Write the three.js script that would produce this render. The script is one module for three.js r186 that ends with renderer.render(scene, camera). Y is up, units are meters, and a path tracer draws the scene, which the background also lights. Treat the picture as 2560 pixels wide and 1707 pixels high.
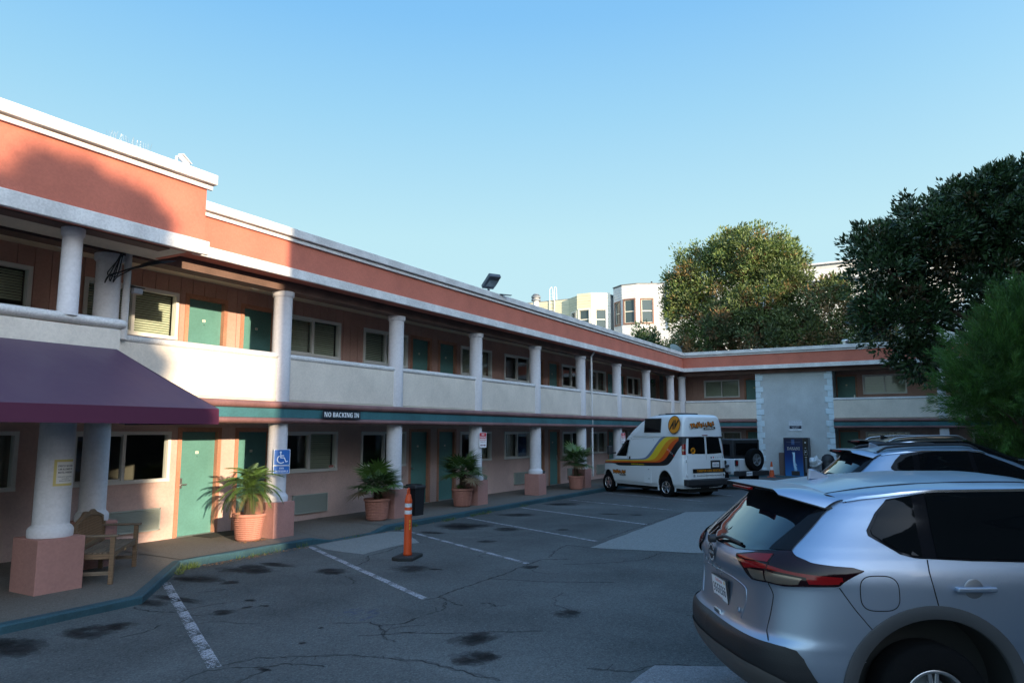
import * as THREE from 'three';
import { RoundedBoxGeometry } from 'three/addons/geometries/RoundedBoxGeometry.js';
import { mergeGeometries, mergeVertices, toCreasedNormals } from 'three/addons/utils/BufferGeometryUtils.js';

// ---------------------------------------------------------------- camera, sky, sun, exposure
const scene = new THREE.Scene();
const renderer = new THREE.WebGLRenderer({ antialias: true });
renderer.toneMapping = THREE.LinearToneMapping;
renderer.toneMappingExposure = 1.8;
renderer.shadowMap.enabled = true;
const camera = new THREE.PerspectiveCamera(50.57, 1024 / 682, 0.1, 400);
camera.position.set(-10.264, 2.15, 11.299);
{
  const yaw = 1.04857, pitch = 0.12436;
  camera.lookAt(camera.position.x + Math.sin(yaw) * Math.cos(pitch), camera.position.y + Math.sin(pitch), camera.position.z - Math.cos(yaw) * Math.cos(pitch));
}
const SUN = new THREE.Vector3(-0.45, 0.19, 1).normalize();
{
  const w = 512, h = 256, px = new Float32Array(w * h * 4), d = new THREE.Vector3();
  const mix = (a, b, t) => a + (b - a) * t;
  const ramp = [[0, .34, .48, .51], [.26, .286, .453, .511], [.41, .185, .37, .51], [.52, .12, .303, .51], [.75, .075, .23, .47], [1, .06, .2, .44]], warm = [.56, .54, .545];
  for (let j = 0; j < h; j++) for (let i = 0; i < w; i++) {
    const th = ((i + 0.5) / w - 0.5) * 2 * Math.PI, ph = ((j + 0.5) / h - 0.5) * Math.PI;
    d.set(Math.cos(ph) * Math.cos(th), Math.sin(ph), Math.cos(ph) * Math.sin(th));
    const e = Math.max(0, d.y), chi = Math.acos(Math.max(-1, Math.min(1, d.dot(SUN))));
    // clear sky: paler towards the horizon, brighter and warmer towards the low sun
    const f = Math.max(0.9, 1 + 5.5 * (Math.exp(-2 * chi) - Math.exp(-Math.PI)) + 0.15 * Math.cos(chi) ** 2), nearSun = Math.min(1, 1.2 * Math.exp(-1.9 * chi)), k = (j * w + i) * 4;
    let q = 0; while (q < 4 && e > ramp[q + 1][0]) q++;
    const t = (e - ramp[q][0]) / (ramp[q + 1][0] - ramp[q][0]);
    for (let c = 0; c < 3; c++) px[k + c] = mix(mix(ramp[q][c + 1], ramp[q + 1][c + 1], t), warm[c], nearSun) * f * 1.12;
    px[k + 3] = 1;
  }
  const sky = new THREE.DataTexture(px, w, h, THREE.RGBAFormat, THREE.FloatType);
  sky.mapping = THREE.EquirectangularReflectionMapping; sky.magFilter = THREE.LinearFilter; sky.minFilter = THREE.LinearFilter; sky.wrapS = THREE.RepeatWrapping; sky.needsUpdate = true;
  scene.background = sky; scene.environment = sky;
}
const sun = new THREE.DirectionalLight(new THREE.Color(1, 0.80, 0.55), 5);
sun.position.copy(SUN).multiplyScalar(80); sun.target.position.set(0, 0, 0);
sun.castShadow = true; sun.shadow.radius = 1.2; sun.shadow.mapSize.set(4096, 4096);
Object.assign(sun.shadow.camera, { left: -45, right: 45, top: 40, bottom: -30, near: 1, far: 200 });
scene.add(sun, sun.target);
// ---------------------------------------------------------------- helpers
let seed = 7;
const rnd = () => { seed = (seed + 0x6d2b79f5) | 0; let t = Math.imul(seed ^ (seed >>> 15), 1 | seed); t = (t + Math.imul(t ^ (t >>> 7), 61 | t)) ^ t; return ((t ^ (t >>> 14)) >>> 0) / 4294967296; };
const rr = (a, b) => a + (b - a) * rnd();
const C = (r, g, b) => new THREE.Color().setRGB(r, g, b);
const V = (x, y, z) => new THREE.Vector3(x, y, z);
const taken = {};
const numbered = (n) => { const k = taken[n] = (taken[n] ?? -1) + 1; return k ? n + '_' + String(k).padStart(3, '0') : n; };
function mesh(name, geo, mat, parent) {
  const m = new THREE.Mesh(geo, mat); m.castShadow = m.receiveShadow = true;
  m.name = parent ? name : numbered(name); (parent ?? scene).add(m); return m;
}
function tag(o, label, category, group) { o.userData.label = label; o.userData.category = category; if (group) o.userData.group = group; return o; }
function struct(o) { o.userData.kind = 'structure'; return o; }
function thing(name, label, category, pos = [0, 0, 0], turn = 0, group) {
  const g = new THREE.Group(); g.name = numbered(name); g.position.set(...pos); g.rotation.y = turn; scene.add(g); return tag(g, label, category, group);
}
// uv in metres by the way each face points
function uvm(g) {
  if (g.index) g = g.toNonIndexed();
  if (!g.attributes.normal) g.computeVertexNormals();
  const p = g.attributes.position, uv = new Float32Array(p.count * 2), a = V(), b = V(), c = V(), n = V();
  for (let i = 0; i < p.count; i += 3) {
    a.fromBufferAttribute(p, i); b.fromBufferAttribute(p, i + 1); c.fromBufferAttribute(p, i + 2);
    n.subVectors(b, a).cross(V().subVectors(c, a));
    const x = Math.abs(n.x), y = Math.abs(n.y), z = Math.abs(n.z);
    [a, b, c].forEach((q, k) => { const u = x > y && x > z ? q.z : q.x, v = y >= x && y >= z ? q.z : q.y; uv[(i + k) * 2] = u; uv[(i + k) * 2 + 1] = v; });
  }
  g.setAttribute('uv', new THREE.BufferAttribute(uv, 2)); return g;
}
const box = (x0, x1, y0, y1, z0, z1) => uvm(new THREE.BoxGeometry(x1 - x0, y1 - y0, z1 - z0).translate((x0 + x1) / 2, (y0 + y1) / 2, (z0 + z1) / 2));
const rbox = (x0, x1, y0, y1, z0, z1, r = 0.01, s = 1) => uvm(new RoundedBoxGeometry(x1 - x0, y1 - y0, z1 - z0, s, r).translate((x0 + x1) / 2, (y0 + y1) / 2, (z0 + z1) / 2));
const cyl = (r0, r1, h, n = 24, x = 0, y = 0, z = 0) => uvm(new THREE.CylinderGeometry(r1, r0, h, n, 1).translate(x, y + h / 2, z));
function join(list) { return mergeGeometries(list.map((g) => { g = g.index ? g.toNonIndexed() : g; for (const k of Object.keys(g.attributes)) if (!['position', 'normal', 'uv'].includes(k)) g.deleteAttribute(k); if (!g.attributes.uv) g = uvm(g); return g; })); }
const lathe = (pts, n = 32) => uvm(new THREE.LatheGeometry(pts.map(([x, y]) => new THREE.Vector2(x, y)), n));
const tube = (pts, r, n = 6, seg) => new THREE.TubeGeometry(new THREE.CatmullRomCurve3(pts.map((p) => p.isVector3 ? p : V(...p)), false, 'catmullrom', 0.3), seg ?? Math.max(2, pts.length * 3), r, n);
function bar(a, b, r, n = 8) { a = V(...a); b = V(...b); const g = new THREE.CylinderGeometry(r, r, a.distanceTo(b), n); g.applyQuaternion(new THREE.Quaternion().setFromUnitVectors(V(0, 1, 0), V().subVectors(b, a).normalize())); const m = a.add(b).multiplyScalar(0.5); return g.translate(m.x, m.y, m.z); }
function poly(pts, depth, bevel = 0) { // polygon in xy, extruded to +z
  const s = new THREE.Shape(pts.map(([x, y]) => new THREE.Vector2(x, y)));
  return uvm(new THREE.ExtrudeGeometry(s, { depth, bevelEnabled: bevel > 0, bevelThickness: bevel, bevelSize: bevel, bevelSegments: 1, curveSegments: 6 }));
}
// ---------------------------------------------------------------- noise textures (tileable)
function tileNoise(size, period, oct, sd) {
  const out = new Float32Array(size * size); let amp = 1, tot = 0;
  for (let o = 0; o < oct; o++) {
    const p = period << o, lat = new Float32Array(p * p); let s = sd * 977 + o * 131 + 1;
    for (let i = 0; i < lat.length; i++) { s = (Math.imul(s, 1664525) + 1013904223) | 0; lat[i] = ((s >>> 8) & 0xffff) / 65535; }
    for (let y = 0; y < size; y++) for (let x = 0; x < size; x++) {
      const fx = x / size * p, fy = y / size * p, ix = fx | 0, iy = fy | 0; let tx = fx - ix, ty = fy - iy; tx = tx * tx * (3 - 2 * tx); ty = ty * ty * (3 - 2 * ty);
      const a = lat[(iy % p) * p + ix % p], b = lat[(iy % p) * p + (ix + 1) % p], c = lat[((iy + 1) % p) * p + ix % p], d = lat[((iy + 1) % p) * p + (ix + 1) % p];
      out[y * size + x] += amp * (a + (b - a) * tx + (c - a + (a - b - c + d) * tx) * ty);
    }
    tot += amp; amp *= 0.55;
  }
  for (let i = 0; i < out.length; i++) out[i] /= tot;
  return out;
}
function tex(size, fn, srgb, rep = 1) {
  const d = new Uint8Array(size * size * 4);
  for (let i = 0; i < size * size; i++) { const v = fn(i, i % size, (i / size) | 0); const a = typeof v === 'number' ? [v, v, v] : v; for (let c = 0; c < 3; c++) d[i * 4 + c] = Math.max(0, Math.min(255, a[c] * 255)); d[i * 4 + 3] = a.length > 3 ? a[3] * 255 : 255; }
  const t = new THREE.DataTexture(d, size, size); t.wrapS = t.wrapT = THREE.RepeatWrapping; t.magFilter = THREE.LinearFilter; t.minFilter = THREE.LinearMipmapLinearFilter; if (srgb) t.colorSpace = THREE.SRGBColorSpace; t.repeat.set(1 / rep, 1 / rep); t.needsUpdate = true; return t;
}
const nzA = tileNoise(512, 6, 6, 1), nzB = tileNoise(512, 48, 3, 2), nzC = tileNoise(512, 4, 4, 3), nzD = tileNoise(512, 128, 1, 4);
const streak = (() => { const a = tileNoise(512, 64, 2, 9), o = new Float32Array(512 * 512); for (let y = 0; y < 512; y++) for (let x = 0; x < 512; x++) o[y * 512 + x] = a[((y >> 4) % 512) * 512 + x]; return o; })();
const T = {
  paint: tex(512, (i) => 0.93 + 0.13 * (nzA[i] - 0.5) + 0.05 * (nzD[i] - 0.5), true, 3.1),
  stucco: tex(512, (i) => 0.6 * nzB[i] + 0.4 * nzD[i], false, 0.8),
  worn: tex(512, (i) => { const v = nzA[i] + 0.5 * (nzC[i] - 0.5); return 0.9 + 0.25 * (v - 0.5) + 0.1 * (nzD[i] - 0.5); }, true, 2.3),
  asphalt: tex(512, (i) => { const s = nzD[i]; return 0.74 + 0.16 * (nzB[i] - 0.5) + 0.2 * (s - 0.5) + (s > 0.93 ? 0.3 : 0); }, true, 0.9),
  grit: tex(512, (i) => nzD[i] * 0.6 + nzB[i] * 0.4, false, 0.7),
  wood: tex(512, (i, x, y) => 0.75 + 0.35 * (nzA[((y * 16) % 512) * 512 + (x >> 2)] - 0.5) + 0.3 * (nzB[((y * 4) % 512) * 512 + (x >> 3)] - 0.5), true, 0.6),
  fine: tex(512, (i) => nzD[i], false, 0.25),
  soft: tex(512, (i) => nzC[i], false, 1.7),
};
const mat = (o) => new THREE.MeshPhysicalMaterial({ roughness: 0.85, ...o });
const stuccoMat = (c, bump = 0.004, map = T.paint) => mat({ color: c, map, bumpMap: T.stucco, bumpScale: bump, roughness: 0.92 });
const M = {
  fascia: stuccoMat(C(0.60, 0.185, 0.125)), cream: stuccoMat(C(0.84, 0.75, 0.65), 0.003), white: stuccoMat(C(0.78, 0.75, 0.74), 0.002), trim: mat({ color: C(0.80, 0.78, 0.77), map: T.worn, roughness: 0.7 }),
  column: stuccoMat(C(0.74, 0.72, 0.75), 0.0015), plinth: stuccoMat(C(0.47, 0.235, 0.20)), pink: stuccoMat(C(0.66, 0.46, 0.41)), siding: stuccoMat(C(0.58, 0.34, 0.28), 0.002), soffit: stuccoMat(C(0.70, 0.63, 0.52), 0.002),
  doorTrim: mat({ color: C(0.56, 0.26, 0.17), map: T.worn, roughness: 0.6 }), door: mat({ color: C(0.12, 0.30, 0.275), map: T.paint, roughness: 0.5 }), band: mat({ color: C(0.045, 0.165, 0.19), map: T.worn, roughness: 0.65 }), moulding: mat({ color: C(0.235, 0.115, 0.11), map: T.worn, roughness: 0.6 }),
  frame: mat({ color: C(0.70, 0.69, 0.66), roughness: 0.5 }), glass: mat({ color: C(0.9, 0.95, 0.93), transmission: 1, thickness: 0, roughness: 0.02, ior: 1.5 }), blind: mat({ color: C(0.55, 0.56, 0.44), roughness: 0.7 }), curtain: mat({ color: C(0.25, 0.23, 0.19), roughness: 0.95 }), dark: mat({ color: C(0.02, 0.02, 0.022), roughness: 0.6 }),
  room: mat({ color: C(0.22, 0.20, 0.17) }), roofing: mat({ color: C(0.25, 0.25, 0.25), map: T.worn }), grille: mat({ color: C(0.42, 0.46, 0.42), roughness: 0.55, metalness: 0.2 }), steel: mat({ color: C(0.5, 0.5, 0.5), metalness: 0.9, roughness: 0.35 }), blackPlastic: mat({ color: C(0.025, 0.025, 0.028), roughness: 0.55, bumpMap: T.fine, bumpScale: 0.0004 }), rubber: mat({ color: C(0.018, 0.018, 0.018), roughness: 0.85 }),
  chrome: mat({ color: C(0.75, 0.75, 0.76), metalness: 1, roughness: 0.12 }), greyBlue: mat({ color: C(0.17, 0.19, 0.21), roughness: 0.6 }),
  sidewalk: mat({ color: C(0.27, 0.235, 0.20), map: T.asphalt, bumpMap: T.grit, bumpScale: 0.003, roughness: 0.9 }), kerb: mat({ color: C(0.03, 0.09, 0.115), map: T.worn, bumpMap: T.grit, bumpScale: 0.004, roughness: 0.75 }), concrete: mat({ color: C(0.33, 0.29, 0.24), map: T.worn, bumpMap: T.grit, bumpScale: 0.002 }),
};
// canvas print: draw(g, w, h) on a canvas w x h pixels
function print(w, h, draw, o = {}) {
  const c = document.createElement('canvas'); c.width = w; c.height = h; const g = c.getContext('2d'); draw(g, w, h);
  const t = new THREE.CanvasTexture(c); t.colorSpace = THREE.SRGBColorSpace; return mat({ map: t, roughness: 0.5, ...o });
}
// a flat printed plate, face to +z, with its own 0..1 uv
function plateGeo(w, h, r = 0.01) {
  const s = new THREE.Shape(); const x = w / 2, y = h / 2; s.moveTo(-x + r, -y); s.lineTo(x - r, -y); s.quadraticCurveTo(x, -y, x, -y + r); s.lineTo(x, y - r); s.quadraticCurveTo(x, y, x - r, y); s.lineTo(-x + r, y); s.quadraticCurveTo(-x, y, -x, y - r); s.lineTo(-x, -y + r); s.quadraticCurveTo(-x, -y, -x + r, -y);
  const g = new THREE.ShapeGeometry(s, 4), p = g.attributes.position, uv = g.attributes.uv; for (let i = 0; i < p.count; i++) uv.setXY(i, p.getX(i) / w + 0.5, p.getY(i) / h + 0.5); return g;
}
// ---------------------------------------------------------------- ground, car park, pavement
const gy = (z) => 0.0168 * Math.min(Math.max(z - 1.2, 0), 18.8);
function sheet(xs, zs, yf) {
  const pos = [], uv = [], idx = [], nx = xs.length;
  for (const z of zs) for (const x of xs) { pos.push(x, yf(x, z), z); uv.push(x, z); }
  for (let j = 0; j < zs.length - 1; j++) for (let i = 0; i < nx - 1; i++) { const a = j * nx + i; idx.push(a, a + nx, a + 1, a + 1, a + nx, a + nx + 1); }
  const g = new THREE.BufferGeometry(); g.setAttribute('position', new THREE.Float32BufferAttribute(pos, 3)); g.setAttribute('uv', new THREE.Float32BufferAttribute(uv, 2)); g.setIndex(idx); g.computeVertexNormals(); return g;
}
const asphaltC = C(0.20, 0.205, 0.205);
const farAsphalt = mat({ color: asphaltC, map: T.asphalt, bumpMap: T.grit, bumpScale: 0.004, roughness: 0.95, specularIntensity: .3 });
struct(mesh('ground', sheet([-150, -40, 60, 150], [-150, -20, 1.2, 20, 150], (x, z) => gy(z) - 0.006), farAsphalt));
{
  const X0 = -8.5, X1 = 11.5, Z0 = 0.5, Z1 = 12.5, S = 2048, kx = S / (X1 - X0), kz = S / (Z1 - Z0);
  const cv = document.createElement('canvas'); cv.width = cv.height = S; const g = cv.getContext('2d');
  const im = g.createImageData(S, S);
  for (let j = 0; j < S; j++) for (let i = 0; i < S; i++) {
    const x = X0 + i / kx, z = Z0 + j / kz, q = (a) => Math.floor((((a % 1) + 1) % 1) * 512);
    const a = q(z / 0.9) * 512 + q(x / 0.9), b = q(z / 9.1) * 512 + q(x / 9.1), d = q(z / 2.7 + 0.3) * 512 + q(x / 2.7);
    const s = nzD[a]; let v = 0.74 + 0.16 * (nzB[a] - 0.5) + 0.3 * (s - 0.5) + (s > 0.95 ? 0.22 : 0) + 0.22 * (nzA[b] - 0.5) + 0.12 * (nzC[d] - 0.5);
    const k = (j * S + i) * 4; im.data[k] = v * 253; im.data[k + 1] = v * 255; im.data[k + 2] = v * 253; im.data[k + 3] = 255;
  }
  g.putImageData(im, 0, 0);
  const px = (x) => (x - X0) * kx, pz = (z) => (z - Z0) * kz;
  // oil and damp stains
  const stains = [[-3.74, 3.73, .08, .08], [-4.31, 3.96, .14, .13], [-4.01, 4, .08, .06], [-3.86, 4.13, .05, .07], [-2.23, 1.86, .37, .48], [-1.76, 3.18, .24, .3], [-3.06, 2.51, .14, .14], [-3.06, 1.79, .23, .5], [-1.06, 4.18, .28, .32], [-.93, 4.55, .07, .15], [-1.69, 2.01, .14, .42], [-4.09, 2.82, .11, .48], [-4.83, 5.78, .05, .04], [-5.6, 6.1, .04, .08], [-4.31, 5.52, .04, .03], [3.96, 1.8, .48, .67], [6.42, 1.85, .32, .53], [9.56, 1.65, .46, .55], [3.73, 3.13, .3, .3], [2.62, 1.93, .17, .34], [-.14, 5.81, .15, .12], [1.97, 3.7, .16, .19], [3.61, 1.96, .37, .53], [4.13, 4.26, .15, .14], [7.5, 3.98, .14, .27], [7.57, 4.66, .13, .19], [-4.48, 7.6, .22, .22], [-5.56, 3.41, .25, .31], [-5.25, 3.46, .16, .19], [-4.39, 2.73, .17, .36], [-3.9, 7.2, .3, .2], [-2.6, 7.6, .2, .16], [-6.3, 3.2, .3, .5]];
  for (const [x, z, a, b] of stains) for (let n = 0; n < 26; n++) {
    const t = rr(0, 6.28), r = Math.sqrt(rnd()) * 0.8, cx = px(x + Math.cos(t) * a * r), cz = pz(z + Math.sin(t) * b * r);
    g.fillStyle = `rgba(${rnd() < .3 ? '42,30,26' : '28,28,30'},${rr(.07, .2)})`; g.beginPath();
    for (let k = 0; k <= 14; k++) { const w = k / 14 * 6.283, q = rr(.5, 1.2) * .5; g.lineTo(cx + Math.cos(w) * a * q * kx, cz + Math.sin(w) * b * q * kz); } g.fill();
  }
  // scuffs of blue paint
  for (let n = 0; n < 60; n++) { g.fillStyle = `rgba(80,105,200,${rr(.05, .16)})`; g.fillRect(px(-3.68 + rr(-.22, .22)), pz(5.4 + rr(-.28, .28)), rr(2, 14), rr(2, 12)); }
  const crack = (pts, w) => {
    for (let pass = 0; pass < 2; pass++) {
      g.strokeStyle = pass ? 'rgba(16,14,14,.6)' : 'rgba(34,30,28,.2)'; g.lineJoin = 'round';
      for (let k = 0; k < pts.length - 1; k++) {
        const [x0, z0] = pts[k], [x1, z1] = pts[k + 1], n = Math.max(2, Math.hypot(x1 - x0, z1 - z0) / 0.06 | 0); let ox = px(x0), oz = pz(z0);
        for (let q = 1; q <= n; q++) { const j = q < n ? .03 : 0, nx = px(x0 + (x1 - x0) * q / n + rr(-j, j)), nz = pz(z0 + (z1 - z0) * q / n + rr(-j, j)); g.lineWidth = (pass ? 1 : 3.4) * w * rr(.5, 1.5); g.beginPath(); g.moveTo(ox, oz); g.lineTo(nx, nz); g.stroke(); if (pass && rnd() < .06) { g.lineWidth = .8; g.beginPath(); g.moveTo(nx, nz); g.lineTo(nx + rr(-22, 22), nz + rr(-22, 22)); g.stroke(); } ox = nx; oz = nz; }
      }
    }
  };
  const cracks = [[[-6.22, 5.75], [-6, 5.67], [-5.84, 5.67], [-5.64, 5.89], [-5.51, 6.08], [-5.4, 6.1], [-5.31, 6.38], [-5.29, 6.52]], [[-6, 6.18], [-5.82, 6.16], [-5.55, 6.11]], [[-4.1, 5.48], [-4.03, 5.65], [-3.88, 5.83], [-3.95, 6.01], [-4.12, 6.24], [-4.25, 6.33]], [[-3.95, 6.01], [-3.87, 6.11], [-3.75, 6.22], [-3.5, 6.18]], [[-4.37, 6.09], [-4.18, 6.36], [-3.97, 6.54]], [[-2.53, 5.77], [-2.09, 5.72], [-1.64, 5.73], [-1.22, 5.71], [-.86, 5.74], [-.39, 5.68], [.13, 5.66], [.55, 5.64], [.79, 6.01]], [[-2.53, 5.77], [-2.68, 6.08], [-2.78, 6.31]], [[-2.72, 6.01], [-3.09, 6.23], [-3.33, 6.18]], [[-3.47, 6.18], [-3.67, 6.19], [-3.81, 6.18]], [[-2.59, 6.44], [-2.52, 6.51], [-2.64, 6.68], [-2.52, 6.76]], [[.28, 6.16], [.66, 6.69], [1.2, 7.13], [2, 7.18]], [[2.16, 5.31], [2.02, 5.86], [2.08, 6.2], [2.17, 7.76]], [[-4.27, 8.6], [-4.19, 8.97], [-3.92, 9.09], [-3.81, 9.26], [-3.77, 9.55]], [[-4.63, 2.73], [-4.69, 3.09], [-4.57, 3.42], [-4.29, 3.44], [-3.95, 3.56]], [[-5.55, 3.92], [-5.29, 3.95], [-5.01, 3.82]], [[-3.7, 2.67], [-3.53, 2.82], [-3.38, 2.84]], [[-4.08, 6.4], [-3.87, 6.89], [-3.7, 7.16], [-3.36, 7.69]], [[-5.76, 5.66], [-5.4, 5.75], [-4.9, 6.5], [-4.75, 7.2], [-4.9, 8.1]], [[-1.2, 5.7], [-1.05, 6.6], [-.7, 7.4]], [[2.16, 5.31], [1.6, 5.4], [.79, 5.65]], [[-2.7, 5.7], [-2.53, 5.77]], [[.85, 2.5], [.2, 2.7], [-.4, 2.75], [-.8, 3.1], [-1.5, 3.3]], [[1.27, 2.65], [1.5, 2.2], [1.8, 2.05]], [[3.4, 5.6], [5.5, 5.62], [8.6, 5.6]]];
  cracks.forEach((c, i) => crack(c, i === 5 ? 1.7 : 1.15));
  for (let n = 0; n < 16; n++) { let x = rr(-7, 6), z = rr(3, 10), a = rr(0, 6.28), pts = [[x, z]]; for (let k = 0; k < 7; k++) { a += rr(-.7, .7); x += Math.cos(a) * .14; z += Math.sin(a) * .14; pts.push([x, z]); } crack(pts, .7); }
  // pale grit, gum and chips
  for (let n = 0; n < 700; n++) { g.fillStyle = `rgba(225,225,225,${rr(.15, .7)})`; const s = rr(.8, 2.4); g.fillRect(rr(0, S), rr(0, S), s, s); }
  for (let n = 0; n < 22; n++) { g.fillStyle = 'rgba(235,235,235,.85)'; g.fillRect(px(rr(-6.5, 2)), pz(rr(2, 10)), rr(2, 4.5), rr(2, 4.5)); }
  const t = new THREE.CanvasTexture(cv); t.colorSpace = THREE.SRGBColorSpace;
  const geo = sheet([X0, X1], [Z0, 1.2, Z1], (x, z) => gy(z)); const p = geo.attributes.position, u0 = [], u1 = [];
  for (let i = 0; i < p.count; i++) { const x = p.getX(i), z = p.getZ(i); u0.push((x - X0) / (X1 - X0), 1 - (z - Z0) / (Z1 - Z0)); u1.push(x, z); }
  geo.setAttribute('uv', new THREE.Float32BufferAttribute(u0, 2)); geo.setAttribute('uv1', new THREE.Float32BufferAttribute(u1, 2));
  const grit = T.grit.clone(); grit.channel = 1; grit.needsUpdate = true;
  struct(mesh('car_park', geo, mat({ color: asphaltC, map: t, bumpMap: grit, bumpScale: 0.005, roughness: 0.95, specularIntensity: .3 })));
}
// painted bay lines, worn through to the asphalt
{
  const lt = tex(512, (i) => { const v = nzA[i] * 0.6 + nzB[i] * 0.4 + 0.2 * (nzD[i] - .5); const on = v > 0.455 ? 1 : 0; const s = 0.62 + 0.35 * (nzB[i] - .5); return [s, s, s * 1.02, on]; }, true, 0.62);
  const paint = mat({ map: lt, alphaTest: 0.5, roughness: 0.8, color: C(0.95, 0.95, 0.97) });
  const line = (a, b, w) => {
    const d = V(b[0] - a[0], 0, b[1] - a[1]), L = d.length(); d.normalize(); const n = V(-d.z, 0, d.x).multiplyScalar(w / 2), g = new THREE.BufferGeometry(), pos = [], uv = [], idx = [], N = Math.ceil(L / 0.25), off = rr(0, 9);
    for (let i = 0; i <= N; i++) { const s = i / N * L, x = a[0] + d.x * s, z = a[1] + d.z * s; for (const k of [-1, 1]) { const w2 = 1 + rr(-.12, .12); pos.push(x + n.x * k * w2, gy(z + n.z * k) + 0.004, z + n.z * k * w2); uv.push(s + off, k * w / 2 + off); } if (i) idx.push(2 * i - 2, 2 * i - 1, 2 * i, 2 * i, 2 * i - 1, 2 * i + 1); }
    g.setAttribute('position', new THREE.Float32BufferAttribute(pos, 3)); g.setAttribute('uv', new THREE.Float32BufferAttribute(uv, 2)); g.setIndex(idx); g.computeVertexNormals();
    struct(mesh('parking_line', g, paint));
  };
  line([-3.48, 1.68], [-5.76, 5.66], .12); line([-0.04, 1.02], [-2.69, 5.68], .1); line([2.74, .98], [.11, 5.61], .09); line([5.32, 1.03], [2.82, 5.63], .09); line([8.16, 1.0], [5.72, 5.6], .09); line([11.0, 1.1], [9.05, 5.14], .09); line([14.0, 1.1], [11.9, 5.2], .09); line([17.0, 1.4], [14.2, 5.6], .09); line([19.8, 1.4], [17.6, 5.6], .09);
  const patch = (name, pts, m) => { const s = new THREE.Shape(pts.map(([x, z]) => new THREE.Vector2(x, -z))); const g = new THREE.ShapeGeometry(s); g.rotateX(-Math.PI / 2); const p = g.attributes.position, uv = g.attributes.uv; for (let i = 0; i < p.count; i++) { p.setY(i, gy(p.getZ(i)) + 0.004); uv.setXY(i, p.getX(i), p.getZ(i)); } g.computeVertexNormals(); struct(mesh(name, g, m)); };
  const rag = (pts) => { const o = []; pts.forEach((a, i) => { const b = pts[(i + 1) % pts.length], n = Math.max(1, Math.hypot(b[0] - a[0], b[1] - a[1]) / .25 | 0); for (let k = 0; k < n; k++) o.push([a[0] + (b[0] - a[0]) * k / n + rr(-.018, .018), a[1] + (b[1] - a[1]) * k / n + rr(-.018, .018)]); }); return o; };
  const p1 = mat({ color: C(0.40, 0.42, 0.41), map: T.asphalt, bumpMap: T.grit, bumpScale: 0.003, roughness: 0.92 });
  patch('asphalt_patch', rag([[2.02, 5.85], [8.65, 5.63], [9.3, 6.6], [2.6, 8.6], [2.19, 7.64]]), p1);
  patch('asphalt_patch', rag([[-4.55, 9.05], [-3.95, 9.08], [-3.2, 10.6], [-4.6, 11.2], [-5.2, 10.2]]), mat({ color: C(0.42, 0.42, 0.44), map: T.asphalt, bumpMap: T.grit, bumpScale: 0.007, roughness: 0.95 }));
  patch('asphalt_patch', rag([[0.15, .98], [1.3, .97], [2.35, 1.0], [2.5, 1.3], [1.27, 2.6], [.84, 2.45], [-.31, 2.55], [-.15, 1.5]]), p1);
}
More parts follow.
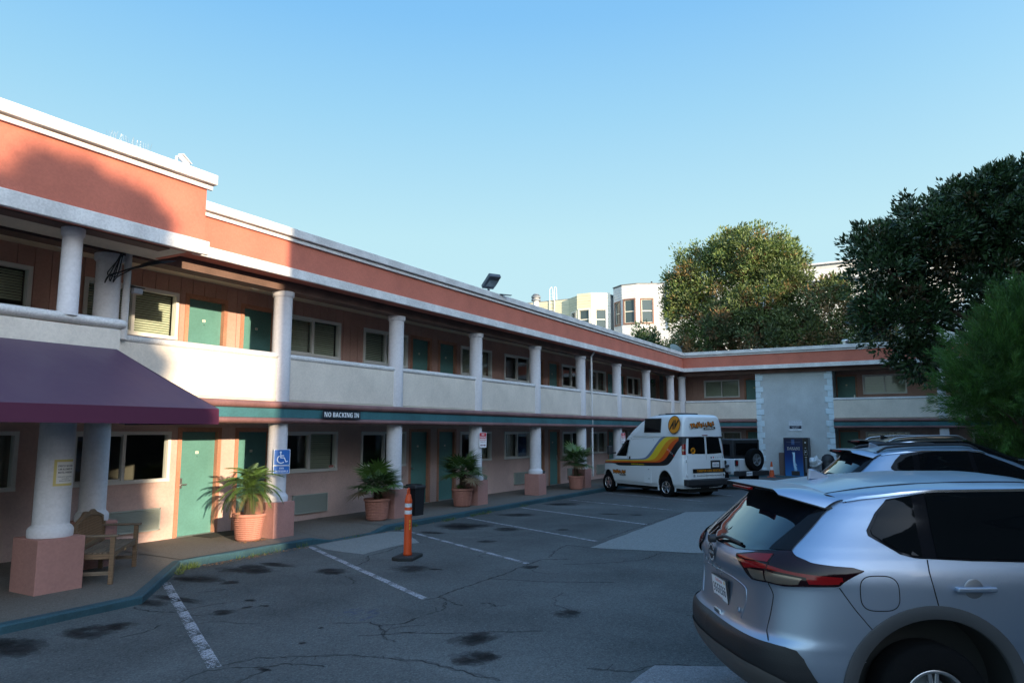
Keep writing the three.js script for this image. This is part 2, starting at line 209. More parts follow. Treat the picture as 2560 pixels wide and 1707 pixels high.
// pavement with a dropped kerb, and the painted kerb along its edge
const kerbLine = [[-16, 2.66], [-4.48, 2.65], [-2.66, 0.86], [0.2, 0.88], [0.75, 0.88], [1.95, 0.88], [2.45, 0.88], [10, 0.86], [24.9, 0.86], [25.5, 1.6], [25.5, 24]];
const kerbTop = (x, z) => { if (z > 1.5) return 0.12; const a = [[0.2, .12], [0.75, .012], [1.95, .012], [2.45, .12]]; for (let i = 0; i < 3; i++) if (x >= a[i][0] && x <= a[i + 1][0]) return a[i][1] + (a[i + 1][1] - a[i][1]) * (x - a[i][0]) / (a[i + 1][0] - a[i][0]); return 0.12; };
{
  const W = 0.13, n = kerbLine.length, nor = kerbLine.map((p, i) => { const a = kerbLine[Math.max(0, i - 1)], b = kerbLine[Math.min(n - 1, i + 1)], d1 = new THREE.Vector2(p[0] - a[0], p[1] - a[1]), d2 = new THREE.Vector2(b[0] - p[0], b[1] - p[1]); if (d1.length() === 0) d1.copy(d2); if (d2.length() === 0) d2.copy(d1); d1.normalize(); d2.normalize(); const m = d1.clone().add(d2).normalize(), c = Math.max(.5, m.dot(d1)); return [m.y / c, -m.x / c]; }); // towards the wall
  const prof = (i) => { const [x, z] = kerbLine[i], [nx, nz] = nor[i], h = kerbTop(x, z), b = 0.018; return [[x, -0.02, z], [x, h - b, z], [x + nx * b, h, z + nz * b], [x + nx * W, h, z + nz * W], [x + nx * W, -0.02, z + nz * W]]; };
  // cut long runs so that the kerb is uneven
  const pos = [], idx = []; const rows = [];
  for (let i = 0; i < n - 1; i++) { const A = prof(i), B = prof(i + 1), L = Math.hypot(kerbLine[i + 1][0] - kerbLine[i][0], kerbLine[i + 1][1] - kerbLine[i][1]), k = Math.max(1, L / .3 | 0); for (let q = 0; q < k; q++) rows.push(A.map((a, j) => a.map((v, c) => v + (B[j][c] - v) * q / k + (j > 0 && j < 4 ? rr(-.004, .004) : 0)))); }
  rows.push(prof(n - 1)); rows.forEach((r) => r.forEach((p) => pos.push(...p)));
  for (let i = 0; i < rows.length - 1; i++) for (let j = 0; j < 4; j++) { const a = i * 5 + j; idx.push(a, a + 5, a + 1, a + 1, a + 5, a + 6); }
  let g = new THREE.BufferGeometry(); g.setAttribute('position', new THREE.Float32BufferAttribute(pos, 3)); g.setIndex(idx); g = g.toNonIndexed(); g.computeVertexNormals();
  struct(mesh('kerb', uvm(g), M.kerb));
  // paving: bays between joints
  const zk = (x) => { for (let i = 0; i < 8; i++) { const a = kerbLine[i], b = kerbLine[i + 1]; if (x >= a[0] && x <= b[0]) return a[1] + (b[1] - a[1]) * (x - a[0]) / (b[0] - a[0]) - W - (i === 1 ? .04 : 0); } return .7; };
  const joints = [-16, -13, -10.9, -8.8, -6.7, -4.6, -2.57, -.6, .2, .75, 1.95, 2.45, 4.42, 6.45, 8.5, 10.5, 12.6, 14.6, 16.7, 18.7, 20.8, 22.8, 24.8, 28.35];
  for (let b = 0; b < joints.length - 1; b++) {
    const x0 = joints[b] + .006, x1 = joints[b + 1] - .006, xs = [], K = 10, zs = []; for (let i = 0; i <= K; i++) xs.push(x0 + (x1 - x0) * i / K); for (let i = 0; i <= 6; i++) zs.push(i / 6);
    const geo = sheet(xs, zs, () => 0), p = geo.attributes.position, uv = geo.attributes.uv, dy = rr(-.003, .003);
    for (let i = 0; i < p.count; i++) { const x = p.getX(i), e = zk(Math.min(x, 24.7)), z = -1.5 + (e + 1.5) * p.getZ(i), h = kerbTop(x, e), f = Math.min(1, Math.max(0, (z + .1) / (e + .1))); p.setXYZ(i, x, .118 + dy - (.12 - h) * f, z); uv.setXY(i, x, z); }
    geo.computeVertexNormals(); const m = mesh('paving_slab', geo, M.sidewalk, sidewalk());
  }
  for (let z = .7; z < 24; z += 2.05) { const geo = sheet([25.64, 28.35], [z + .006, z + 2.04], () => .118 + rr(-.002, .002)); mesh('paving_slab', geo, M.sidewalk, sidewalk()); }
}
function sidewalk() { if (!sidewalk.m) sidewalk.m = struct(mesh('sidewalk', sheet([-16, 28.4], [-1.6, -.2], () => 0.09), M.sidewalk)); return sidewalk.m; }
// ---------------------------------------------------------------- the motel: a long wing (A) and the wing across its end (B)
const motel = thing('motel_building', 'two-storey L-shaped motel with terracotta fascia, white columns and cream balconies', 'motel');
const AX = new THREE.Matrix4(), BX = new THREE.Matrix4().makeBasis(V(0, 0, 1), V(0, 1, 0), V(-1, 0, 0)).setPosition(26.54, 0, 0);
let wing = AX;
const part = (name, geo, m, parent = motel) => { geo = Array.isArray(geo) ? join(geo) : geo; return mesh(name, geo.clone().applyMatrix4(wing), m, parent); };
const S = 3.635, WALL = -1.45, FL = 2.79;
// wall of boxes with holes: openings [s0, s1, y0, y1]
function holed(s0, s1, y0, y1, d0, d1, ops) {
  const xs = [...new Set([s0, s1, ...ops.flatMap((o) => [o[0], o[1]])])].filter((x) => x >= s0 && x <= s1).sort((a, b) => a - b), out = [];
  for (let i = 0; i < xs.length - 1; i++) {
    const m = (xs[i] + xs[i + 1]) / 2; let ys = [[y0, y1]];
    for (const o of ops) if (m > o[0] && m < o[1]) ys = ys.flatMap(([a, b]) => o[3] <= a || o[2] >= b ? [[a, b]] : [[a, o[2]], [o[3], b]].filter(([p, q]) => q - p > .001));
    for (const [a, b] of ys) out.push([xs[i], xs[i + 1], a, b]);
  }
  return out;
}
const slatGeo = {};
function addWindow(s0, s1, y0, y1, d, style) {
  const f = 0.065, w = s1 - s0, mid = (s0 + s1) / 2, fr = [box(s0, s1, y1 - f, y1, d - .09, d + .03), box(s0, s1, y0, y0 + f, d - .09, d + .04), box(s0, s0 + f, y0 + f, y1 - f, d - .09, d + .03), box(s1 - f, s1, y0 + f, y1 - f, d - .09, d + .03)];
  const win = part('window', fr, M.frame);
  part('mullion', box(mid - .03, mid + .03, y0 + f, y1 - f, d - .07, d + .015), M.frame, win);
  const q = 0.028;
  part('sash', [box(s0 + f, mid - .03, y1 - f - q, y1 - f, d - .055, d - .02), box(s0 + f, mid - .03, y0 + f, y0 + f + q, d - .055, d - .02), box(s0 + f, s0 + f + q, y0 + f + q, y1 - f - q, d - .055, d - .02)], M.frame, win);
  const pane = (a, b, dd) => { const g = new THREE.PlaneGeometry(b - a, y1 - y0 - 2 * f); g.translate((a + b) / 2, (y0 + y1) / 2, dd); part('pane', g, M.glass, win); };
  pane(s0 + f, mid - .03, d - .04); pane(mid + .03, s1 - f, d - .03);
  // what hangs behind the glass: 'b' slatted blind, 'c' drape drawn, 'o' open
  [...style].forEach((k, i) => {
    const a = i ? mid + .02 : s0 + f, b = i ? s1 - f : mid - .02;
    if (k === 'b' || k === 'h') { const L = []; const stop = k === 'h' ? y0 + .35 : y0 + f; for (let y = y1 - f - .03; y > stop; y -= .046) { const g = new THREE.BoxGeometry(b - a, .0025, .046); g.rotateX(.95 + rr(-.05, .05)); g.translate((a + b) / 2, y + rr(-.002, .002), d - .15); L.push(g); } part('blind', L, M.blind, win); }
    if (k === 'c') { const g = new THREE.PlaneGeometry(b - a + .1, y1 - y0, 40, 1), p = g.attributes.position; for (let n = 0; n < p.count; n++) p.setZ(n, .02 * Math.sin(p.getX(n) * 40) + .012 * Math.sin(p.getX(n) * 17)); g.translate((a + b) / 2, (y0 + y1) / 2, d - .2); g.computeVertexNormals(); part('curtain', g, M.curtain, win); }
  });
  return win;
}
const numberPlate = print(32, 32, (g) => { g.fillStyle = '#e8e6d8'; g.fillRect(0, 0, 32, 32); g.fillStyle = '#333'; g.fillRect(6, 10, 20, 3); g.fillRect(8, 18, 16, 3); });
function addDoor(s0, s1, y0, y1, d, o = {}) {
  const t = .085, dr = part('door', rbox(s0, s1, y0 + .01, y1, d - .12, d - .075, .006), M.door);
  part('door_frame', [box(s0 - t, s0, y0, y1 + t, d - .13, d + .018), box(s1, s1 + t, y0, y1 + t, d - .13, d + .018), box(s0, s1, y1, y1 + t, d - .13, d + .018)], M.doorTrim, dr);
  const c = (s0 + s1) / 2, pl = plateGeo(.07, .05, .006).translate(c, y0 + 1.62, d - .0735); part('number_plate', pl, o.plate ?? numberPlate, dr);
  part('peephole', cyl(.009, .009, .012, 10).rotateX(Math.PI / 2).translate(c, y0 + 1.54, d - .075), M.chrome, dr);
  const hs = o.hinge === 'r' ? s0 + .07 : s1 - .07, sg = o.hinge === 'r' ? 1 : -1;
  part('door_handle', [rbox(hs - .03, hs + .03, y0 + .93, y0 + 1.13, d - .075, d - .045, .008), rbox(Math.min(hs, hs + sg * .12), Math.max(hs, hs + sg * .12), y0 + .99, y0 + 1.015, d - .03, d - .012, .006), cyl(.011, .011, .05, 10).rotateX(Math.PI / 2).translate(hs, y0 + 1.0, d - .05)], M.steel, dr);
  part('threshold', box(s0 - .02, s1 + .02, y0 - .01, y0 + .018, d - .12, d + .03), M.steel, dr);
}
function addGrille(s0, s1, y0, y1, d) {
  const gr = part('air_conditioner', [box(s0, s1, y1 - .02, y1, d, d + .05), box(s0, s1, y0, y0 + .02, d, d + .05), box(s0, s0 + .02, y0, y1, d, d + .05), box(s1 - .02, s1, y0, y1, d, d + .05), box(s0, s1, y0, y1, d - .02, d + .004)], M.grille), L = [];
  for (let y = y0 + .035; y < y1 - .03; y += .0275) { const g = new THREE.BoxGeometry(s1 - s0 - .04, .004, .04); g.rotateX(.6); g.translate((s0 + s1) / 2, y, d + .03); L.push(g); }
  part('louvre', L, M.grille, gr);
}
const modules = (k) => { const b = 7.27 * k; return { w: [[b - 3.2, b - 1.35], [b + 1.36, b + 3.21]], d: [[b - 1.11, b - .28], [b + .24, b + 1.06]] }; };
const wingA = { s0: -16, s1: 28.3, mods: [-2, -1, 0, 1, 2, 3].map(modules) };
const WY = [1.21, 2.16], UY = [3.935, 4.865];
const stylesU = ['bb', 'bb', 'cb', 'bh', 'bb', 'bb', 'bb', 'bb', 'oo', 'oo', 'oc', 'oo'], stylesL = ['oc', 'oc', 'oc', 'oc', 'oo', 'ob', 'oo', 'oc', 'co', 'oo', 'oc', 'oo'];
function storeys(ops, s0, s1, d, blanks = []) {
  const lo = [...ops.w.map(([a, b]) => [a, b, ...WY]), ...ops.d.map(([a, b]) => [a - .085, b + .085, 0, 2.15 + .085]), ...blanks.map(([a, b]) => [a, b, 0, 2.3])];
  const up = [...ops.w.map(([a, b]) => [a, b, ...UY]), ...ops.d.map(([a, b]) => [a - .085, b + .085, 0, 4.82 + .085]), ...blanks.map(([a, b]) => [a, b, 0, 5.0])];
  part('lower_wall', holed(s0, s1, .02, 2.62, 0, 0, lo).map(([a, b, c, e]) => box(a, b, c, e, d - .15, d)), M.pink);
  // upper storey: upright boards with open joints over a backing wall
  part('upper_wall', holed(s0, s1, 2.62, 5.24, 0, 0, up).map(([a, b, c, e]) => box(a, b, c, e, d - .15, d - .02)), M.siding);
  const cuts = []; for (let s = s0; s < s1; s += .272) cuts.push(s); cuts.push(s1);
  const far = [];
  for (let i = 0; i < cuts.length - 1; i++) {
    const a = cuts[i] + .006, b = cuts[i + 1] - .006, pcs = holed(a, b, FL, 5.215, 0, 0, up);
    for (const [p, q, y0, y1] of pcs) { const g = box(p, q, y0, y1, d - .0215, d + rr(-.001, .001)); if (wing === AX && a > -6.6 && a < 14.5) part('siding_board', g, M.siding); else far.push(g); }
  }
  part('siding_boards', far, M.siding).userData.kind = 'stuff';
}
{
  const all = { w: wingA.mods.flatMap((m) => m.w), d: wingA.mods.flatMap((m) => m.d) };
  storeys(all, -16, 28.15, WALL, [[26.3, 27.9]]);
  all.w.forEach(([a, b], i) => { addWindow(a, b, ...WY, WALL, stylesL[i]); addWindow(a, b, ...UY, WALL, stylesU[i]); });
  all.d.forEach(([a, b], i) => { addDoor(a, b, .12, 2.15, WALL, { hinge: i % 2 ? 'l' : 'r' }); addDoor(a, b, FL, 4.82, WALL, { hinge: i % 2 ? 'l' : 'r' }); });
  for (const m of [-1, 0, 1, 2, 3]) { const b = 7.27 * m; addGrille(b - 2.54, b - 1.5, .32, .73, WALL); addGrille(b + 1.8, b + 2.9, .27, .70, WALL); }
  // rooms behind: floors, back wall, dividing walls
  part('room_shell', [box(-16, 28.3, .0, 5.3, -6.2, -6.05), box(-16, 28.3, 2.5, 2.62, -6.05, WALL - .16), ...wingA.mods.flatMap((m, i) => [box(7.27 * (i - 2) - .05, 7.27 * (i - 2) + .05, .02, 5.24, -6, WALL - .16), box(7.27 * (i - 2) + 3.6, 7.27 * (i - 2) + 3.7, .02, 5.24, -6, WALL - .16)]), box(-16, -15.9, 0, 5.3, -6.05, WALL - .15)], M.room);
}
// columns
function column(s, d, lower, upper, k = 1, topY = 4.975, lowTop = 2.32, baseY = 2.735) {
  if (lower) {
    const r = .19 * k, c = part('column', lathe([[r * 1.22, .795], [r * 1.24, .83], [r * 1.24, .885], [r * 1.16, .92], [r * 1.02, .945], [r, .97], [r * .985, lowTop]], 36).translate(s, 0, d), M.column);
    part('plinth', rbox(s - .265 * k, s + .265 * k, .10, .795, d - .265 * k, d + .265 * k, .012), M.plinth, c);
  }
  if (upper) { const r = .19 * k; part('column', lathe([[r, baseY], [r * .97, topY - .13], [r * 1.0, topY - .115], [r * 1.12, topY - .10], [r * 1.15, topY - .06], [r * 1.15, topY]], 36).translate(s, 0, d), M.column); }
}
for (let i = -1; i <= 7; i++) column(i * S, 0, true, true);
for (const s of [-4.87, -8.5, -12.1]) { column(s, 1.2, true, false, 1.13, 0, 2.5); column(s, 1.2, false, true, .68, 4.93, 0, 3.72); }
// a balcony run: parapet wall, rounded rail, moulded edge of the floor
function balcony(s0, s1, d) {
  const cuts = []; return part('balcony_wall', rbox(s0, s1, 2.785, 3.60, d - .06, d + .085, .008), M.cream), part('balcony_rail', rail(s0, s1, d + .012), M.trim);
}
function rail(s0, s1, d) { const g = new THREE.CapsuleGeometry(.078, s1 - s0 - .1, 6, 20); g.rotateZ(Math.PI / 2); g.scale(1, .93, 1.25); return uvm(g.translate((s0 + s1) / 2, 3.652, d)); }
function floorEdge(s0, s1, d) {
  const hr = (y0, y1, dd, r) => { const sh = new THREE.Shape(); const n = 8, cy = (y0 + y1) / 2, ry = (y1 - y0) / 2; sh.moveTo(-.1, y0); for (let i = 0; i <= n; i++) { const a = -Math.PI / 2 + Math.PI * i / n; sh.lineTo(dd + Math.cos(a) * r, cy + Math.sin(a) * ry); } sh.lineTo(-.1, y1); const g = new THREE.ExtrudeGeometry(sh, { depth: s1 - s0, bevelEnabled: false, curveSegments: 4 }); g.rotateY(Math.PI / 2).scale(1, 1, -1); const ix = g.index; const q = g.toNonIndexed ? (g.index ? g.toNonIndexed() : g) : g; const p = q.attributes.position; for (let i = 0; i < p.count; i += 3) { const t = [p.getX(i + 1), p.getY(i + 1), p.getZ(i + 1)]; p.setXYZ(i + 1, p.getX(i + 2), p.getY(i + 2), p.getZ(i + 2)); p.setXYZ(i + 2, ...t); } q.computeVertexNormals(); return uvm(toCreasedNormals(q, .7).translate(s0, 0, d)); };
  part('floor_moulding', hr(2.60, 2.745, .22, .085), M.moulding); part('floor_moulding', hr(2.31, 2.425, .22, .075), M.moulding);
  part('floor_band', box(s0, s1, 2.425, 2.60, d + .12, d + .245), M.band);
}
for (let i = -1; i < 7; i++) balcony(i * S + (i === -1 ? -.2 : .1), (i + 1) * S - .1, 0);
balcony(7 * S + .1, 26.5, .1);
floorEdge(-16, 26.25, 0);
part('floor_slab', box(-16, 28.15, 2.62, FL - .01, WALL + .001, .1), M.soffit);
part('walkway_ceiling', box(-16, 28.15, 2.5, 2.618, WALL + .001, .1), M.soffit);
// eaves: soffit, beam, fascia, trims, roof
const soffitMap = (() => { const c = document.createElement('canvas'); c.width = c.height = 1024; const g = c.getContext('2d'); g.fillStyle = '#f2f0ea'; g.fillRect(0, 0, 1024, 1024); g.lineWidth = 2.2; for (let i = 0; i < 60; i++) { g.strokeStyle = `rgba(120,95,65,${rr(.25, .6)})`; g.beginPath(); const x = rr(0, 1024), y = rr(0, 1024), r = rr(40, 190), a = rr(0, 6.3); g.arc(x, y, r, a, a + rr(.8, 2.6)); g.stroke(); if (i % 3 === 0) { g.beginPath(); g.moveTo(x, y); g.lineTo(x + rr(-400, 400), y + rr(-80, 80)); g.stroke(); } } const t = new THREE.CanvasTexture(c); t.colorSpace = THREE.SRGBColorSpace; t.wrapS = t.wrapT = THREE.RepeatWrapping; t.repeat.set(.4, .4); return t; })();
M.soffitCracked = mat({ color: C(.70, .63, .52), map: soffitMap, roughness: .95 });
function eaves(s0, s1, o = {}) {
  const d = o.d ?? .5, b = o.b ?? 5.17, t = o.t ?? 5.36, top = o.top ?? 6.15, e0 = o.e0 ?? 0, e1 = o.e1 ?? 0;
  part('fascia', box(s0, s1, b + .012, top - .12, d - .09, d), M.fascia);
  part('fascia_trim', rbox(s0 - e0 * .5, s1 + e1 * .5, b, t, d + .001, d + .065, .012), M.trim);
  part('cornice', [box(s0 - e0 * .6, s1 + e1 * .6, top - .25, top - .188, d + .001, d + .05), rbox(s0 - e0, s1 + e1, top - .165, top, d - .22, d + .11, .012)], M.trim);
}
eaves(-3.1, 26.12);
part('eaves_soffit', box(-16, 26.12, 5.18, 5.2, .171, .41), M.fascia);
part('beam', box(-16, 26.4, 4.975, 5.21, -.16, .17), M.beam ??= mat({ color: C(.16, .095, .075), map: T.worn, roughness: .8 }));
part('ceiling', box(-16, 28.15, 5.205, 5.235, WALL + .001, -.161), M.soffitCracked);
part('roof', [box(-16, 28.3, 5.24, 5.75, -6.2, .4)], M.roofing);
// porch at the near end: the eaves and balcony step forward
{
  eaves(-16, -3.1, { d: 1.6, b: 4.89, t: 5.11, top: 6.2, e1: .12 });
  part('fascia', box(-3.19, -3.1, 4.95, 6.05, .51, 1.5), M.fascia);
  part('porch_roof', box(-16, -3.2, 5.3, 5.8, .42, 1.5), M.roofing);
  part('eaves_soffit', box(-16, -3.1, 4.955, 4.985, .42, 1.5), M.soffit);
  part('beam', box(-16, -3.5, 4.93, 5.1, 1.06, 1.34), M.beam);
  part('balcony_wall', rbox(-16, -4.14, 2.6, 3.60, 1.13, 1.27, .008), M.cream);
  part('balcony_rail', rail(-16, -4.06, 1.2).translate(0, .04, 0), M.trim);
  part('balcony_wall', rbox(-4.28, -4.141, 2.6, 3.60, .1, 1.128, .004), M.cream);
  part('floor_slab', box(-16, -4.15, 2.5, FL - .01, .1, 1.13), M.soffit);
}
// rain pipe by the second column, cables at the eaves
part('rain_pipe', cyl(.055, .055, 1.5, 14, -3.42, 3.62, .16), M.white);
part('rain_pipe', join([bar([16.62 - 1.55, .5, .22], [16.62 - 1.55, 5.0, .22], .035, 10), bar([15.07, 5.0, .22], [15.07, 5.17, .35], .035, 10)]), M.white);
{ const P = []; for (let k = 0; k < 5; k++) P.push(tube([[-3.7 + rr(-.1, .1), 4.92, .5], [-3.75 + rr(-.15, .1), 4.55 + rr(-.12, .1), .3], [-3.62 + rr(-.1, .1), 4.62, .22 + rr(-.05, .05)], [-3.3, 4.86 + rr(-.05, .05), .5], [-2.9, 4.95, .62]], .009, 5, 24)); part('cable', P, M.dark); }
// wing B
wing = BX;
{
  const d = -1.76, ops = { w: [[.95, 2.8], [8.6, 10.47], [12.9, 14.7], [17, 18.8]], d: [[3.12, 3.94], [7.48, 8.28], [15.3, 16.1]] };
  storeys(ops, -1.3, 22, d);
  ['ob', 'bb', 'bb', 'bb'].forEach((s, i) => { addWindow(...ops.w[i], WY[0], WY[1], d, 'oc'); addWindow(...ops.w[i], ...UY, d, i ? 'bb' : 'bb'); });
  const yellow = print(32, 32, (g) => { g.fillStyle = '#efe3a6'; g.fillRect(0, 0, 32, 32); g.fillStyle = '#555'; g.fillRect(8, 10, 16, 4); g.fillRect(8, 18, 16, 3); });
  ops.d.forEach(([a, b]) => { addDoor(a, b, .12, 2.15, d, { plate: yellow }); addDoor(a, b, FL, 4.82, d, { plate: yellow }); });
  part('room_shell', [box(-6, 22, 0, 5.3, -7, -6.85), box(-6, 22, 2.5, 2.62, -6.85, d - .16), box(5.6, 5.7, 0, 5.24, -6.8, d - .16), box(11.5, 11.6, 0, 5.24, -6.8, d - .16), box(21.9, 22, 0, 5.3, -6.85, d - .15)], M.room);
  column(.25, -.06, true, true);
  balcony(.45, 3.98, -.02); balcony(7.44, 11.66, -.02); balcony(11.98, 22, -.02);
  floorEdge(.3, 3.98, 0); floorEdge(7.44, 22, 0);
  part('floor_slab', box(-1.3, 22, 2.62, FL - .01, d + .001, .02), M.soffit); part('walkway_ceiling', box(-1.3, 22, 2.5, 2.618, d + .001, .02), M.soffit);
  part('post', rbox(11.66, 11.98, 2.74, 4.975, -.16, .16, .01), M.column); part('post', rbox(11.64, 12.0, .1, 2.31, -.18, .18, .01), M.column); part('post', rbox(16.64, 17.0, .1, 4.975, -.18, .18, .01), M.column);
  eaves(.42, 22, {});
  part('eaves_soffit', box(.42, 22, 5.18, 5.2, .171, .41), M.fascia); part('beam', box(.18, 22, 4.975, 5.21, -.16, .17), M.beam); part('ceiling', box(-1.3, 22, 5.205, 5.235, d + .001, -.161), M.soffit);
  part('roof', box(-6, 22, 5.241, 5.751, -7, .4), M.roofing);
  // stair tower with quoins
  const tw = part('stair_tower', box(4.0, 7.42, .05, 5.17, -1.7, .04), M.white); tw.material = stuccoMat(C(.60, .64, .66), .003);
  for (let i = 0; i < 18; i++) { const y1 = 5.165 - i * .277, y0 = y1 - .262, w = i % 2 ? .36 : .235; part('quoin', rbox(3.965, 3.965 + w, y0, y1, .0, .075, .012), M.quoin ??= mat({ color: C(.72, .86, .95), map: T.paint, roughness: .7 }), tw); part('quoin', rbox(7.455 - w, 7.455, y0, y1, .0, .075, .012), M.quoin, tw); }
}
wing = AX;
// exit sign in the corner passage
{ const t = thing('exit_sign', 'small green exit sign under the corner ceiling', 'sign', [26.55, 4.72, -1.35]); mesh('sign_box', rbox(-.2, .2, 0, .16, -.04, .04, .01), M.blackPlastic, t); mesh('sign_face', plateGeo(.38, .14, .01).translate(0, .08, .0415), print(128, 48, (g) => { g.fillStyle = '#0c5a2a'; g.fillRect(0, 0, 128, 48); g.fillStyle = '#9fe0b4'; g.font = 'bold 36px sans-serif'; g.textAlign = 'center'; g.fillText('EXIT', 64, 37); }), t); mesh('bracket', bar([0, .15, 0], [0, .5, 0], .012), M.steel, t); }
// awning
{
  const aw = thing('awning', 'purple fabric awning with maroon valance over the porch', 'awning');
  M.fabric = mat({ color: C(.085, .05, .085), roughness: .42, sheen: 1, sheenColor: C(.42, .46, .75), sheenRoughness: .45, bumpMap: T.soft, bumpScale: .012, side: THREE.DoubleSide }); M.valance = mat({ color: C(.085, .012, .04), roughness: .6, side: THREE.DoubleSide });
  const x0 = -14, xt = -4.2, xf = -3.45, zt = 1.29, zf = 2.6, yt = 3.32, yf = 2.47, yb = 2.255;
  const grid = (A, B, Cc, D, nu, nv, sag) => { const pos = [], uv = [], idx = []; for (let j = 0; j <= nv; j++) for (let i = 0; i <= nu; i++) { const u = i / nu, v = j / nv, p = A.clone().lerp(B, u).lerp(D.clone().lerp(Cc, u), v); p.y -= sag * Math.sin(v * Math.PI) * (.6 + .4 * Math.sin(u * 37) ** 2); pos.push(p.x, p.y, p.z); uv.push(p.x, v); } for (let j = 0; j < nv; j++) for (let i = 0; i < nu; i++) { const a = j * (nu + 1) + i; idx.push(a, a + nu + 1, a + 1, a + 1, a + nu + 1, a + nu + 2); } const g = new THREE.BufferGeometry(); g.setAttribute('position', new THREE.Float32BufferAttribute(pos, 3)); g.setAttribute('uv', new THREE.Float32BufferAttribute(uv, 2)); g.setIndex(idx); g.computeVertexNormals(); return g; };
  mesh('canopy', join([grid(V(x0, yt, zt), V(xt, yt, zt), V(xf, yf, zf), V(x0, yf, zf), 60, 8, .03), grid(V(xt, yt, zt), V(xt, yt, zt - .02), V(xf, yf, .4), V(xf, yf, zf), 8, 8, .02)]), M.fabric, aw);
  mesh('valance', join([grid(V(x0, yf, zf), V(xf, yf, zf), V(xf, yb, zf + .01), V(x0, yb, zf + .01), 40, 2, 0), grid(V(xf, yf, zf), V(xf, yf, .4), V(xf, yb, .4), V(xf, yb, zf + .01), 10, 2, 0)]), M.valance, aw);
  mesh('frame', join([bar([x0, yb + .03, zf - .02], [xf - .02, yb + .03, zf - .02], .015), bar([xf - .02, yb + .03, zf - .02], [xf - .02, yb + .03, .3], .015), bar([x0, yf - .02, zf - .02], [xf - .02, yf - .02, zf - .02], .012), ...[-13, -10, -7, -4.4].map((x) => bar([x, yb + .05, zf - .02], [x, yb + .05, .25], .015)), ...[-13, -10, -7, -4.4].map((x) => bar([x, yf - .03, zf - .04], [x, yt - .05, zt], .012))]), M.greyBlue, aw);
}
